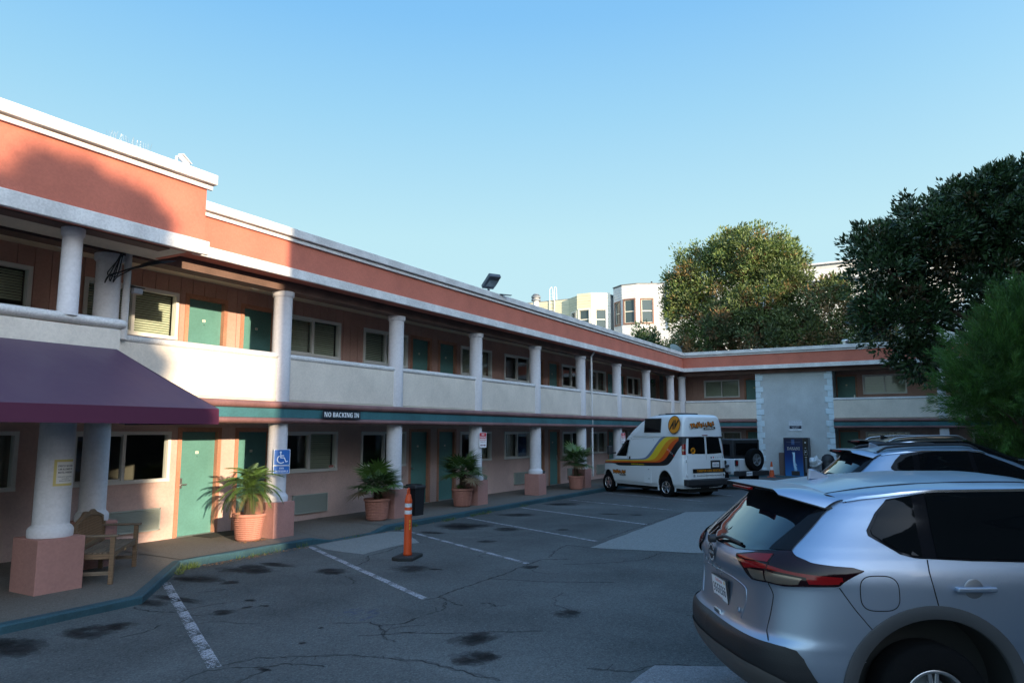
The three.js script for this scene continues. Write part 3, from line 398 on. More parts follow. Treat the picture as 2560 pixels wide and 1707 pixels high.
// ---------------------------------------------------------------- row houses beyond the motel
{
  const hm = (c) => mat({ color: c, map: T.paint, roughness: .8 });
  const white = hm(C(.80, .79, .77)), yellow = hm(C(.78, .72, .50)), brown = mat({ color: C(.23, .12, .085), roughness: .6 }), pale = mat({ color: C(.78, .74, .62), roughness: .6 }), roofM = M.roofing;
  const winGlass = mat({ color: C(.05, .075, .08), roughness: .04, specularIntensity: 1 }), blindM = mat({ color: C(.40, .50, .42), roughness: .8 });
  function facet(h, A, B, y0, y1, m, wins = []) {
    const dx = B[0] - A[0], dz = B[1] - A[1], L = Math.hypot(dx, dz), mx = new THREE.Matrix4().makeBasis(V(dx / L, 0, dz / L), V(0, 1, 0), V(-dz / L, 0, dx / L)).setPosition(A[0], 0, A[1]);
    const P = (n, g, mm, par = h) => mesh(n, (Array.isArray(g) ? join(g) : g).applyMatrix4(mx), mm, par), ops = wins.map(([c, w, a, b]) => [c - w / 2, c + w / 2, a, b]);
    const G = holed(0, L, y0, y1, 0, 0, ops).map(([a, b, c, d]) => box(a, b, c, d, -.3, -.02));
    for (let y = y0; y < y1 - .01; y += .24) for (const [a, b, c, d] of holed(0, L, y, Math.min(y + .235, y1), 0, 0, ops)) { const g = box(a, b, c, d, -.02, .0), p = g.attributes.position; for (let i = 0; i < p.count; i++) if (p.getZ(i) > -.01 && p.getY(i) < (c + d) / 2) p.setZ(i, .022); g.computeVertexNormals(); G.push(g); }
    P('wall', G, m);
    for (const [c, w, a, b, tr] of wins) {
      const f = .12, W = P('window', [box(c - w / 2 - f, c + w / 2 + f, b, b + f, -.1, .06), box(c - w / 2 - f, c + w / 2 + f, a - f, a, -.1, .09), box(c - w / 2 - f, c - w / 2, a, b, -.1, .06), box(c + w / 2, c + w / 2 + f, a, b, -.1, .06)], tr);
      const k = .05; P('sash', [box(c - w / 2, c + w / 2, b - k, b, -.1, -.04), box(c - w / 2, c + w / 2, a, a + k, -.1, -.04), box(c - w / 2, c - w / 2 + k, a, b, -.1, -.04), box(c + w / 2 - k, c + w / 2, a, b, -.1, -.04), box(c - w / 2, c + w / 2, (a + b) / 2 - .04, (a + b) / 2 + .04, -.1, -.03)], pale, W);
      P('pane', new THREE.PlaneGeometry(w, b - a).translate(c, (a + b) / 2, -.07), winGlass, W);
      P('blind', box(c - w / 2, c + w / 2, a + (b - a) * .25, b, -.28, -.25), blindM, W);
    }
  }
  const cap = (h, pts, y, m, t = .16) => { const s = new THREE.Shape(pts.map(([x, z]) => new THREE.Vector2(x, -z))); mesh('roof_edge', uvm(new THREE.ExtrudeGeometry(s, { depth: t, bevelEnabled: false }).rotateX(-Math.PI / 2).translate(0, y, 0)), m, h); };
  const h1 = thing('row_house', 'pale yellow clapboard house rising behind the long roof', 'house');
  facet(h1, [50, -22.5], [50, -17.2], 0, 14.42, yellow); facet(h1, [50, -17.2], [49.1, -16.0], 0, 14.5, yellow, [[.85, .85, 11.4, 13.0, pale]]); facet(h1, [49.1, -16.0], [49.1, -14.6], 0, 14.65, yellow, [[.7, .95, 11.4, 13.1, pale]]); facet(h1, [49.1, -14.6], [50, -13.1], 0, 14.65, pale, [[.85, .9, 11.3, 13.1, white]]);
  cap(h1, [[50.05, -22.5], [50.05, -17.2], [49.15, -16], [49.15, -14.6], [50.05, -13.05], [58, -13.05], [58, -22.5]], 14.4, roofM, .1);
  mesh('ladder', join([bar([49.9, 11.5, -19.2], [49.9, 15.5, -19.2], .03), bar([49.9, 11.5, -18.7], [49.9, 15.5, -18.7], .03), ...Array.from({ length: 12 }, (_, i) => bar([49.9, 11.6 + i * .32, -19.2], [49.9, 11.6 + i * .32, -18.7], .02)), tube([[49.9, 15.5, -19.2], [50, 15.75, -19.1], [50.3, 15.7, -19.1], [50.4, 14.5, -19.1]], .03), tube([[49.9, 15.5, -18.7], [50, 15.75, -18.7], [50.3, 15.7, -18.7], [50.4, 14.5, -18.7]], .03)]), white, h1);
  mesh('side_wall', box(50.3, 58, 0, 14.38, -22.45, -13.2), white, h1);
  const h2 = thing('row_house', 'white clapboard house with brown-framed bay windows behind the roof', 'house');
  facet(h2, [50, -12.8], [49.1, -11.65], 0, 14.95, white, [[.72, .82, 11.6, 13.55, brown]]); facet(h2, [49.1, -11.65], [49.1, -10.3], 0, 15.0, white, [[.68, .92, 11.6, 13.65, brown]]); facet(h2, [49.1, -10.3], [50, -8.7], 0, 15.0, white, [[.9, .95, 11.6, 13.65, brown]]); facet(h2, [50, -8.7], [50, -1.0], 0, 15.0, white, [[2.0, 1.0, 11.9, 13.6, brown], [4.5, 1.0, 11.9, 13.6, brown]]);
  cap(h2, [[49.95, -12.85], [49.05, -11.7], [49.05, -10.25], [49.95, -8.65], [49.95, -1], [58, -1], [58, -12.85]], 15.0, roofM, .08);
  mesh('side_wall', box(50.3, 58, 0, 14.98, -12.75, -1), white, h2); mesh('vent_pipe', cyl(.06, .06, 5, 8, 49.85, 11, -7.6), white, h2); mesh('vent_pipe', cyl(.08, .08, .45, 8, 52, 15.05, -11.9), M.dark, h2); mesh('vent_pipe', cyl(.08, .08, .35, 8, 50.6, 15.05, -9.4), M.dark, h2);
  const h3 = thing('row_house', 'white house with broad upper windows seen between the two trees', 'house');
  facet(h3, [50, 1.5], [50, 14], 0, 15.15, white, [[3.9, 2.2, 12.3, 13.6, pale], [7.2, 2.2, 12.3, 13.6, pale]]); cap(h3, [[49.7, 1.4], [49.7, 14.1], [58, 14.1], [58, 1.4]], 15.15, white, .12); mesh('side_wall', box(50.3, 58, 0, 15.1, 1.5, 14), white, h3); mesh('eave', box(49.55, 50, 13.75, 13.85, 1.5, 14), M.greyBlue, h3);
  // the flue on the roof ridge of the far house
  const v = thing('chimney_flue', 'white metal flue with a round cap beside the yellow house', 'flue', [46, 0, -18.6]); mesh('pipe', cyl(.26, .26, 14.1, 18), white, v); mesh('cap', join([cyl(.42, .42, .16, 18, 0, 13.75), cyl(.42, .42, .16, 18, 0, 14.02), cyl(.34, .2, .14, 18, 0, 14.25)]), M.greyBlue, v);
}
// ---------------------------------------------------------------- behind the photographer: what shades the yard
{
  const b = thing('apartment_block', 'brown stucco apartment block facing the car park', 'building'), tan = stuccoMat(C(.17, .13, .105)); const z = 18, x0 = -8.25;
  mesh('wall', join(holed(x0, 62, 0, 12.0, 0, 0, Array.from({ length: 30 }, (_, i) => [x0 + 1.2 + (i % 15) * 4.6, x0 + 3.0 + (i % 15) * 4.6, i < 15 ? 7.2 : 3.6, i < 15 ? 8.7 : 5.0])).map(([a, c, d, e]) => box(a, c, d, e, z, z + .3))), tan, b);
  mesh('cornice', box(x0 + .05, 62, 11.6, 12.1, z - .3, z - .002), M.trim, b);
  for (let i = 0; i < 30; i++) { const a = x0 + 1.2 + (i % 15) * 4.6, y = i < 15 ? 7.2 : 3.6; mesh('window', join([box(a, a + 1.8, y, y + .06, z + .05, z + .12), box(a + .87, a + .93, y, y + 1.4, z + .05, z + .12)]), M.frame, b); mesh('pane', new THREE.PlaneGeometry(1.8, i < 15 ? 1.5 : 1.4).rotateY(Math.PI).translate(a + .9, y + .7, z + .15), mat({ color: C(.05, .06, .07), roughness: .05 }), b); }
  mesh('core', box(x0, 62, 0, 11.9, z + .31, z + 12), tan, b);
  const gr = thing('garage', 'low brown garage at the back of the car park', 'garage'); mesh('wall', rbox(-70, -8.4, .2, 3.9, 22, 27, .02), stuccoMat(C(.16, .12, .09)), gr); mesh('parapet', rbox(-70.1, -8.3, 3.9, 4.0, 21.9, 27.1, .02), M.roofing, gr);
}
// ---------------------------------------------------------------- trees and plants
// one leaf: a folded blade along +y
function leafGeo(len, w, fold = .25, droop = .2) {
  const g = new THREE.BufferGeometry(), h = len * .5;
  g.setAttribute('position', new THREE.Float32BufferAttribute([0, 0, 0, -w / 2, h * .8, fold * w, 0, h, 0, w / 2, h * .8, fold * w, 0, len, -droop * len], 3)); g.setIndex([0, 2, 1, 0, 3, 2, 1, 2, 4, 2, 3, 4]); g.computeVertexNormals(); return g;
}
const foliage = (c, r = .55, tr = .25) => mat({ color: c, roughness: r, transmission: tr, thickness: 0, side: THREE.DoubleSide });
const bark = mat({ color: C(.14, .095, .065), map: T.worn, bumpMap: T.stucco, bumpScale: .03, roughness: .95 });
function limb(a, b, r0, r1, bend = .12) { const A = V(...a), B = V(...b), L = A.distanceTo(B), m1 = A.clone().lerp(B, .35).add(V(rr(-bend, bend) * L, rr(0, bend) * L, rr(-bend, bend) * L)), m2 = A.clone().lerp(B, .7).add(V(rr(-bend, bend) * L, rr(0, bend) * L * .6, rr(-bend, bend) * L)); const c = new THREE.CatmullRomCurve3([A, m1, m2, B]), n = 8, k = 7, pts = c.getPoints(n), fr = c.computeFrenetFrames(n), pos = [], idx = []; for (let i = 0; i <= n; i++) { const r = r0 + (r1 - r0) * i / n; for (let j = 0; j < k; j++) { const t = j / k * 6.2832, q = pts[i].clone().addScaledVector(fr.normals[i], Math.cos(t) * r).addScaledVector(fr.binormals[i], Math.sin(t) * r); pos.push(q.x, q.y, q.z); } } for (let i = 0; i < n; i++) for (let j = 0; j < k; j++) { const p = i * k + j, q = i * k + (j + 1) % k; idx.push(p, q, p + k, q, q + k, p + k); } const g = new THREE.BufferGeometry(); g.setAttribute('position', new THREE.Float32BufferAttribute(pos, 3)); g.setIndex(idx); g.computeVertexNormals(); return uvm(g); }
const dirRnd = () => { const z = rr(-1, 1), t = rr(0, 6.2832), s = Math.sqrt(1 - z * z); return V(s * Math.cos(t), z, s * Math.sin(t)); };
// blobs: [x, y, z, rx, ry, rz, clumps]
function tree(name, label, base, trunkR, blobs, o) {
  const t = thing(name, label, o.category ?? 'tree', base, 0, o.group), mats = [], cols = [], up = V(0, 1, 0), q = new THREE.Quaternion(), q2 = new THREE.Quaternion(), m4 = new THREE.Matrix4(), one = V(1, 1, 1);
  const ctr = V(); blobs.forEach((b) => ctr.add(V(b[0], b[1], b[2]))); ctr.multiplyScalar(1 / blobs.length);
  const fork = V(ctr.x * .35, Math.max(.6, o.fork ?? ctr.y * .45), ctr.z * .35), W = [limb([0, -.1, 0], fork.toArray(), trunkR, trunkR * .75, .05)];
  for (const b of blobs) { const e = V(b[0], b[1], b[2]); W.push(limb(fork.toArray(), e.toArray(), trunkR * .5, trunkR * .14)); for (let k = 0; k < 5; k++) { const d = dirRnd(); W.push(limb(e.toArray(), [b[0] + d.x * b[3] * .85, b[1] + d.y * b[4] * .85, b[2] + d.z * b[5] * .85], trunkR * .13, trunkR * .03)); } }
  mesh('trunk', join(W), o.bark ?? bark, t);
  for (const b of blobs) for (let c = 0; c < b[6] * (o.dense ?? 2.4); c++) {
    const d = dirRnd(), f = Math.pow(rnd(), .33) * (1 + rr(-.08, .12)); if (d.y < -.6 && rnd() < .5) continue;
    const cc = V(b[0] + d.x * b[3] * f, b[1] + d.y * b[4] * f, b[2] + d.z * b[5] * f), cr = o.clump * rr(.6, 1.3), axis = d.clone().multiplyScalar(.7).add(V(0, rr(.2, .9), 0)).add(dirRnd().multiplyScalar(.5)).normalize(), tone = rr(.65, 1.35), tint = rnd();
    for (let k = 0; k < o.per; k++) {
      const e = dirRnd(), q1 = rnd(), p = o.plume ? cc.clone().addScaledVector(axis, o.plume * (q1 - .3)).addScaledVector(e, cr * .42 * (1.05 - q1)) : cc.clone().addScaledVector(e, cr * Math.sqrt(rnd())), ld = o.plume ? axis.clone().addScaledVector(e, .55) : e.clone().multiplyScalar(.9).addScaledVector(axis, .9).add(dirRnd().multiplyScalar(.45)); if (o.hang) ld.y -= o.hang; ld.normalize();
      q.setFromUnitVectors(up, ld); q2.setFromAxisAngle(up, rr(0, 6.28)); q.multiply(q2); const s = rr(.7, 1.25); m4.compose(p, q, one.set(s, s, s)); mats.push(m4.clone());
      const cl = o.colors[tint < (o.tintShare ?? .1) ? 1 : 0], v = tone * rr(.75, 1.25); cols.push(C(cl[0] * v, cl[1] * v, cl[2] * v));
    }
  }
  const im = new THREE.InstancedMesh(o.leaf, o.mat, mats.length); mats.forEach((x, i) => { im.setMatrixAt(i, x); im.setColorAt(i, cols[i]); }); im.name = 'crown'; im.castShadow = im.receiveShadow = true; im.userData.kind = 'stuff'; t.add(im); return t;
}
const white1 = C(1, 1, 1), magLeaf = leafGeo(.165, .066, .3, .15), smallLeaf = leafGeo(.20, .085, .25, .25);
const glossy = foliage(white1, .38, .12), soft = foliage(white1, .6, .3);
const dkGreen = { colors: [[.034, .070, .024], [.075, .055, .025]], leaf: magLeaf, mat: glossy, clump: .27, per: 46, tintShare: .06 };
const rel = (b, list) => list.map((q) => [q[0] - b[0], q[1] - b[1], q[2] - b[2], ...q.slice(3)]);
{
  const b = [13.2, gy(14.5), 14.6];
  tree('magnolia_tree', 'dark glossy broadleaf tree overhanging the parked cars and the far roof', b, .22, rel(b, [[12.32, 6.98, 10.34, .98, 1.05, 1.1, 46], [12.9, 7.55, 11.58, 1.2, 1.15, 1.3, 74], [13.67, 8.3, 13.1, 1.5, 1.25, 1.5, 90], [12.78, 5.41, 10.73, 1.14, 1.1, 1.2, 56], [13.62, 6.42, 12.47, 1.7, 1.15, 1.7, 70], [13.18, 4.22, 11.15, .68, .62, .7, 24], [14.43, 7.32, 14.1, 1.7, 1.8, 1.8, 90], [14.43, 5.3, 13.58, 1.35, 1.05, 1.4, 56], [14.65, 8.7, 14.88, 1.6, 1.4, 1.6, 80], [15.4, 6.6, 15.6, 1.6, 1.8, 1.6, 60], [15.6, 8.7, 13.3, 1.4, 1.1, 1.5, 50]]), { ...dkGreen, fork: 3.4 });
}
{ // behind the photographer, throws the dappled shade over the porch
  const b = [-20, 0, 28.8];
  tree('magnolia_tree', 'tall broadleaf tree beyond the garage shading the porch', b, .3, rel(b, [[-16.77, 8.56, 27.9, 1.3, 1.25, 1.2, 62], [-18.27, 8.71, 28.1, 1.5, 1.4, 1.3, 70], [-20.48, 8.92, 28.3, 1.7, 1.6, 1.4, 70], [-22.88, 8.61, 28.5, 1.8, 1.6, 1.5, 60], [-17.07, 7.16, 28.3, 1.5, 1.3, 1.1, 60], [-18.88, 7.56, 28.4, 1.6, 1.4, 1.2, 60], [-21.27, 7.56, 28.5, 1.8, 1.5, 1.3, 60], [-17.38, 5.56, 28.4, 1.5, 1.0, 0.9, 44], [-19.48, 5.77, 28.5, 1.6, 1.0, 1, 44], [-22.27, 5.77, 28.5, 1.7, 1.1, 1, 40], [-16.6, 6.4, 28.2, 1.3, 1.2, 1, 60], [-17.2, 7.4, 28.6, 1.5, 1.3, 1, 70], [-19, 6.6, 28.8, 1.6, 1.3, 1, 60], [-21, 6.8, 28.8, 1.6, 1.3, 1, 60], [-18, 5, 28.8, 1.8, 1.2, 1, 50], [-17.0, 10.1, 28, 0.45, 0.5, 0.5, 12], [-16.2, 9.9, 28, 0.4, 0.55, 0.5, 11], [-16.6, 9.4, 28, 0.9, 0.6, 0.7, 24], [-17.8, 9.5, 28, 1.0, 0.6, 0.7, 26], [-19.2, 9.6, 28.2, 1.2, 0.8, 0.8, 30]]), { ...dkGreen, fork: 4.4, dense: 3.2, leaf: leafGeo(.27, .13, .3, .15) });
  for (const [x, z, n] of [[-27.5, 29, 'second'], [-36, 30, 'third'], [-46, 31, 'fourth']]) { const c = [x, 0, z]; tree('magnolia_tree', `street tree beyond the garage, ${n} from the porch side`, c, .3, [[0, 9.5, 0, 3, 2.2, 2, 60], [-3, 8.6, 0, 3, 2.4, 2, 60], [3, 8.6, 0, 3, 2.4, 2, 60], [0, 6.4, 0, 4, 2, 2, 60], [-3, 6, .4, 3, 2, 2, 40], [3, 6, .4, 3, 2, 2, 40]], { ...dkGreen, fork: 3.6, dense: 1.6, leaf: leafGeo(.34, .16, .3, .15), clump: .5, per: 40 }); }
}
const lit = { colors: [[.115, .165, .035], [.22, .15, .045]], leaf: smallLeaf, mat: soft, clump: .5, per: 62, tintShare: .08, dense: 1.75 };
{
  const b = [34, 0, 1.5];
  tree('round_tree', 'tall dome-shaped evergreen catching low sun behind the corner of the motel', b, .32, rel(b, [[34, 12.8, 2.2, 1.9, 1.7, 2.3, 70], [34.6, 11.2, .6, 2.2, 2.0, 2.2, 70], [33.6, 11.0, 3.6, 2.0, 2.0, 1.9, 70], [34, 9.6, -1.2, 2.0, 1.9, 1.6, 56], [33.4, 9.2, 2.4, 2.2, 1.5, 2.2, 56], [34.4, 8.0, 4.4, 2.0, 1.7, 1.9, 50], [34, 7.4, 0, 2.2, 1.7, 2.2, 50], [33.8, 6.6, -2.6, 1.6, 1.4, 1.4, 36], [34, 10.2, -2.0, 1.2, 1.2, .9, 24], [34.8, 13.4, 1.2, 1.5, 1.1, 1.6, 36], [34.2, 12.2, -.9, 1.6, 1.5, 1.5, 44], [34.2, 12.4, 4.0, 1.5, 1.5, 1.5, 44], [34, 10.6, 4.9, 1.3, 1.6, 1.2, 36], [34.2, 11.0, -1.9, 1.3, 1.4, 1.1, 34]]), { ...lit, fork: 5.5, bark: mat({ color: C(.30, .15, .07), roughness: .9 }) });
  const c = [33, 0, 7];
  tree('round_tree', 'loose reddish-tipped tree beside the dome-shaped evergreen', c, .2, rel(c, [[33, 8.8, 6.6, 1.6, 1.5, 1.7, 44], [33.2, 7.4, 7.6, 1.7, 1.5, 1.7, 44], [32.6, 7.6, 5.0, 1.4, 1.4, 1.5, 36], [33, 9.9, 7.2, 1.0, .9, 1.0, 18], [33, 6.4, 6.2, 1.8, 1.2, 2, 40], [33, 7.0, 9.6, 1.7, 1.5, 1.7, 36]]), { ...lit, colors: [[.10, .14, .035], [.21, .13, .045]], tintShare: .2, fork: 4.5 });
  const d = [33.5, 0, 2.6];
  tree('round_tree', 'low bronze-leaved tree in front of the dome-shaped evergreen', d, .16, rel(d, [[32.4, 8.2, 1.2, 1.3, 1.2, 1.5, 34], [32.4, 7.4, 3.2, 1.5, 1.3, 1.6, 38], [32.2, 6.6, -.8, 1.5, 1.2, 1.5, 34], [32.4, 9.2, 2.4, .9, .8, 1.0, 16]]), { ...lit, colors: [[.07, .11, .03], [.21, .12, .045]], tintShare: .22, fork: 4.5 });
  const e = [33.5, 0, -4.2];
  tree('shrub', 'small dark green bush at the foot of the white row house', e, .12, rel(e, [[33.5, 7.6, -4.2, 1.2, 1.1, 1.1, 30], [33.4, 6.6, -4.6, 1.4, 1.2, 1.3, 34]]), { ...lit, colors: [[.035, .085, .025], [.05, .1, .03]], fork: 4.5, category: 'bush' });
}
{
  const b = [9.3, gy(14), 13.6], spray = leafGeo(.17, .011, .1, .1);
  tree('feathery_shrub', 'feathery bright green evergreen shrub at the end of the parked cars', b, .09, rel(b, [[10.12, 3.55, 12.71, 1.04, 1.13, 1.0, 90], [10.42, 4.2, 13.41, .95, .95, .95, 80], [9.9, 2.99, 12.19, .57, .61, .6, 36], [10.55, 2.61, 13.22, 1.23, 1.13, 1.2, 100], [10.25, 4.66, 13.22, .5, .7, .5, 30], [10.92, 3.55, 14.1, 1.13, 1.5, 1.1, 90], [10.7, 5.0, 13.8, .5, .7, .5, 26], [10.5, 1.4, 13.4, 1.1, .9, 1, 60]]), { colors: [[.06, .155, .02], [.09, .19, .03]], leaf: spray, mat: foliage(white1, .7, .2), plume: .75, clump: .26, per: 120, tintShare: .25, fork: 1.2, category: 'bush', dense: 2.4 });
}
// ---------------------------------------------------------------- palms in ribbed pots
M.terracotta = mat({ color: C(.50, .215, .16), map: T.worn, bumpMap: T.stucco, bumpScale: .002, roughness: .85 });
M.soil = mat({ color: C(.03, .022, .016), bumpMap: T.grit, bumpScale: .02, roughness: 1 });
function pot(t, k = 1) {
  const p = []; p.push([.0, 0], [.215, 0], [.225, .02]); for (let i = 0; i < 11; i++) { const y = .03 + i * .036, r = .228 + .055 * (y / .45); p.push([r, y], [r + .012, y + .012], [r + .012, y + .022], [r, y + .034]); } p.push([.288, .435], [.308, .445], [.312, .475], [.305, .497], [.285, .5], [.268, .49], [.262, .44], [0, .43]);
  const m = mesh('pot', lathe(p.map(([x, y]) => [x * k, y * k]), 40), M.terracotta, t); mesh('soil', cyl(.262 * k, .262 * k, .02, 24, 0, .432 * k, 0), M.soil, t); return m;
}
const palmBark = mat({ color: C(.13, .085, .055), bumpMap: T.stucco, bumpScale: .03, roughness: 1 });
const frondMat = [C(.075, .145, .03), C(.11, .20, .04), C(.055, .11, .03)].map((c) => foliage(c, .45, .3)), deadFrond = foliage(C(.18, .12, .055), .8, .2);
function palmTrunk(t, h, r, y0 = .43) { const G = [lathe([[r * 1.15, 0], [r, .06], [r * .95, h * .6], [r * .8, h], [0, h + .03]], 14).translate(0, y0, 0)]; for (let y = .04; y < h; y += .035) for (let k = 0; k < 9; k++) { const a = k / 9 * 6.283 + y * 40, g = new THREE.ConeGeometry(.02, .06, 4); g.rotateZ(-.7); g.rotateY(-a); g.translate(Math.cos(a) * r * .98, y0 + y, Math.sin(a) * r * .98); G.push(g); } mesh('trunk', join(G), palmBark, t); }
const blade = (a, b, w, n) => { // narrow blade from a to b, its width across n
  const d = V().subVectors(b, a), s = V().crossVectors(d, n).normalize().multiplyScalar(w / 2), m = a.clone().lerp(b, .45); return [a, m.clone().add(s), m.clone().sub(s), b]; };
function bladesGeo(list) { const pos = [], idx = []; list.forEach((q, i) => { q.forEach((p) => pos.push(p.x, p.y, p.z)); const o = i * 4; idx.push(o, o + 1, o + 2, o + 1, o + 3, o + 2); }); const g = new THREE.BufferGeometry(); g.setAttribute('position', new THREE.Float32BufferAttribute(pos, 3)); g.setIndex(idx); g.computeVertexNormals(); return g; }
function featherGeo(L, arch) { // along +x, arching over
  const c = new THREE.QuadraticBezierCurve3(V(0, 0, 0), V(L * .55, L * arch, 0), V(L * .95, L * (arch - .75) * .9, 0)), B = []; for (let i = 2; i <= 40; i++) { const u = i / 40, p = c.getPoint(u), t = c.getTangent(u), l = .26 * L * Math.sin(Math.PI * (.12 + .85 * u)) ** .6; for (const s of [-1, 1]) { const e = p.clone().addScaledVector(t, l * .55).add(V(0, -l * .28 + rr(-.02, .02), s * l * .8)); B.push(blade(p, e, .0125, V(0, 1, 0))); } }
  return join([bladesGeo(B), new THREE.TubeGeometry(c, 10, .006, 4)].map((g) => { g.deleteAttribute('uv'); return uvm(g); }));
}
function fanGeo(pet, R) {
  const c = new THREE.QuadraticBezierCurve3(V(0, 0, 0), V(pet * .6, pet * .35, 0), V(pet, pet * .25, 0)), o = c.getPoint(1), B = [], N = 22; for (let i = 0; i < N; i++) { const a = (i / (N - 1) - .5) * 4.5, r = R * (.75 + .25 * Math.cos(a * .7)) * rr(.92, 1.05), e = o.clone().add(V(Math.cos(a) * r, -.16 * r + .06 * R * Math.sin(i * 3) - .08 * R * a * a * .3, Math.sin(a) * r)); B.push(blade(o, e, .042 * R / .35, V(0, 1, 0))); }
  return join([bladesGeo(B), new THREE.TubeGeometry(c, 8, .007, 4)].map((g) => { g.deleteAttribute('uv'); return uvm(g); }));
}
const feathers = [featherGeo(.82, .55), featherGeo(.75, .45), featherGeo(.66, .6)], fans = [fanGeo(.30, .36), fanGeo(.36, .34), fanGeo(.22, .33)];
function crownFronds(t, geos, n, y, lo, hi, k = 1) { for (let i = 0; i < n; i++) { const u = i / n, m = new THREE.Mesh(geos[i % geos.length], u < .08 ? deadFrond : frondMat[i % 3]); m.castShadow = m.receiveShadow = true; m.name = 'frond'; m.rotation.set(0, i * 2.39996 + rr(-.2, .2), 0); m.rotation.order = 'YXZ'; m.rotateZ(lo + (hi - lo) * u + rr(-.1, .1)); m.position.y = y + u * .06; m.scale.setScalar(k * rr(.88, 1.1)); t.add(m); } }
{
  const g = 'potted palms along the walkway';
  const a = thing('potted_palm', 'feathery sunlit palm in a ribbed terracotta pot by the blue sign', 'potted plant', [-.6, .118, -.03], 0, g); pot(a); palmTrunk(a, .42, .09); crownFronds(a, feathers, 64, .84, -.6, 1.4, .76);
  const fan = (label, x, z, th, turn, k) => { const t = thing('potted_palm', label, 'potted plant', [x, .118, z], turn, g); pot(t, k); palmTrunk(t, th, .075, .43 * k); crownFronds(t, fans, 26, .45 * k + th, -.42, .95, 1.2); for (let i = 0; i < 4; i++) { const m = new THREE.Mesh(fans[2], frondMat[i % 3]); m.name = 'frond'; m.castShadow = true; m.scale.setScalar(.5); m.position.set(rr(-.1, .1), .45, rr(-.1, .1)); m.rotation.set(0, rr(0, 6), rr(.2, .9), 'YXZ'); t.add(m); } };
  fan('squat fan palm in a ribbed pot, second pot from the blue sign', 3.03, .02, .26, .4, 1); fan('fan palm in a ribbed pot under the red no parking sign', 6.62, .0, .44, 2.1, .98); fan('fan palm with a tall trunk in the ribbed pot nearest the camper van', 13.62, .2, .5, 4.0, .95);
}
// weeds and fallen leaves along the kerb
{
  const L = [], B = [], spots = [[-2.62, .98, .16, 150], [-2.95, 1.22, .08, 50], [3.2, .93, .14, 50], [4.55, .95, .25, 110], [5.9, .93, .35, 120], [6.4, .92, .2, 60], [2.65, .95, .12, 50], [-.2, .94, .12, 40], [1.2, .94, .3, 30], [-1.2, .95, .5, 60], [8.4, .9, .2, 40], [3.5, .5, .08, 30]];
  for (const [x, z, s, n] of spots) for (let i = 0; i < n; i++) { const p = V(x + rr(-s, s), .003, z + rr(0, .09)), h = rr(.02, .13) * (s < .2 ? 1 : .7), e = p.clone().add(V(rr(-.05, .05), h, rr(-.04, .06))); B.push(blade(p, e, rr(.006, .014), V(rr(-1, 1), .2, rr(-1, 1)))); }
  const w = mesh('weeds', bladesGeo(B), foliage(C(.08, .13, .03), .7, .2)); w.userData.kind = 'stuff'; tag(w, 'weeds growing along the foot of the teal kerb', 'weeds');
  for (let i = 0; i < 330; i++) { const k = rnd(), x = k < .6 ? rr(-2.4, -.1) : k < .85 ? rr(-.95, -.35) : rr(2, 7), z = k < .6 ? rr(.93, 1.12) : k < .85 ? rr(.12, .3) : rr(.9, 1.1), y = k >= .6 && k < .85 ? .124 : .008, a = rr(0, 6.28), l = rr(.012, .032); const p = V(x, y, z), e = p.clone().add(V(Math.cos(a) * l * 2, rr(0, .02), Math.sin(a) * l * 2)); L.push(blade(p, e, l, V(0, 1, 0))); }
  const f = mesh('fallen_leaves', bladesGeo(L), foliage(C(.30, .15, .06), .8, .15)); f.userData.kind = 'stuff'; tag(f, 'dry brown leaf litter along the kerb', 'leaf litter');
}
// ---------------------------------------------------------------- vehicles
const paintMat = (c, o = {}) => mat({ color: c, metalness: .9, roughness: .42, clearcoat: .45, clearcoatRoughness: .1, bumpMap: T.fine, bumpScale: .0002, ...o });
M.carGlass = mat({ color: C(.004, .005, .006), roughness: .025, specularIntensity: .35 }); M.rearGlass = mat({ color: C(.004, .006, .010), roughness: .03, clearcoat: 1, clearcoatRoughness: .02 }); M.pillar = mat({ color: C(.008, .008, .010), roughness: .08, specularIntensity: .4 }); M.cladding = mat({ color: C(.055, .057, .062), roughness: .55, bumpMap: T.fine, bumpScale: .0006 }); M.seam = mat({ color: C(.006, .006, .007), roughness: .8 });
M.lampRed = mat({ color: C(.20, .005, .007), roughness: .12, specularIntensity: .8 }); M.lampDark = mat({ color: C(.014, .003, .005), roughness: .07, specularIntensity: .7 }); M.lampClear = mat({ color: C(.22, .17, .13), metalness: .5, roughness: .18, clearcoat: 1 }); M.tyre = mat({ color: C(.006, .006, .0065), specularIntensity: .3, roughness: .95, bumpMap: T.fine, bumpScale: .001 }); M.alloy = mat({ color: C(.50, .51, .53), metalness: .85, roughness: .3 });
const crv = (T, x) => { const n = T.length; x = Math.max(0, Math.min(n - 1 - 1e-9, x)); const i = Math.floor(x), f = x - i, P = (k) => T[Math.max(0, Math.min(n - 1, k))], a = P(i - 1), b = P(i), c = P(i + 1), d = P(i + 2); return b.map((_, k) => .5 * (2 * b[k] + (-a[k] + c[k]) * f + (2 * a[k] - 5 * b[k] + 4 * c[k] - d[k]) * f * f + (-a[k] + 3 * b[k] - 3 * c[k] + d[k]) * f ** 3)); };
const lerpTab = (T, x) => { if (x <= T[0][0]) return T[0][1]; for (let i = 1; i < T.length; i++) if (x <= T[i][0]) return T[i - 1][1] + (T[i][1] - T[i - 1][1]) * (x - T[i - 1][0]) / (T[i][0] - T[i - 1][0]); return T[T.length - 1][1]; };
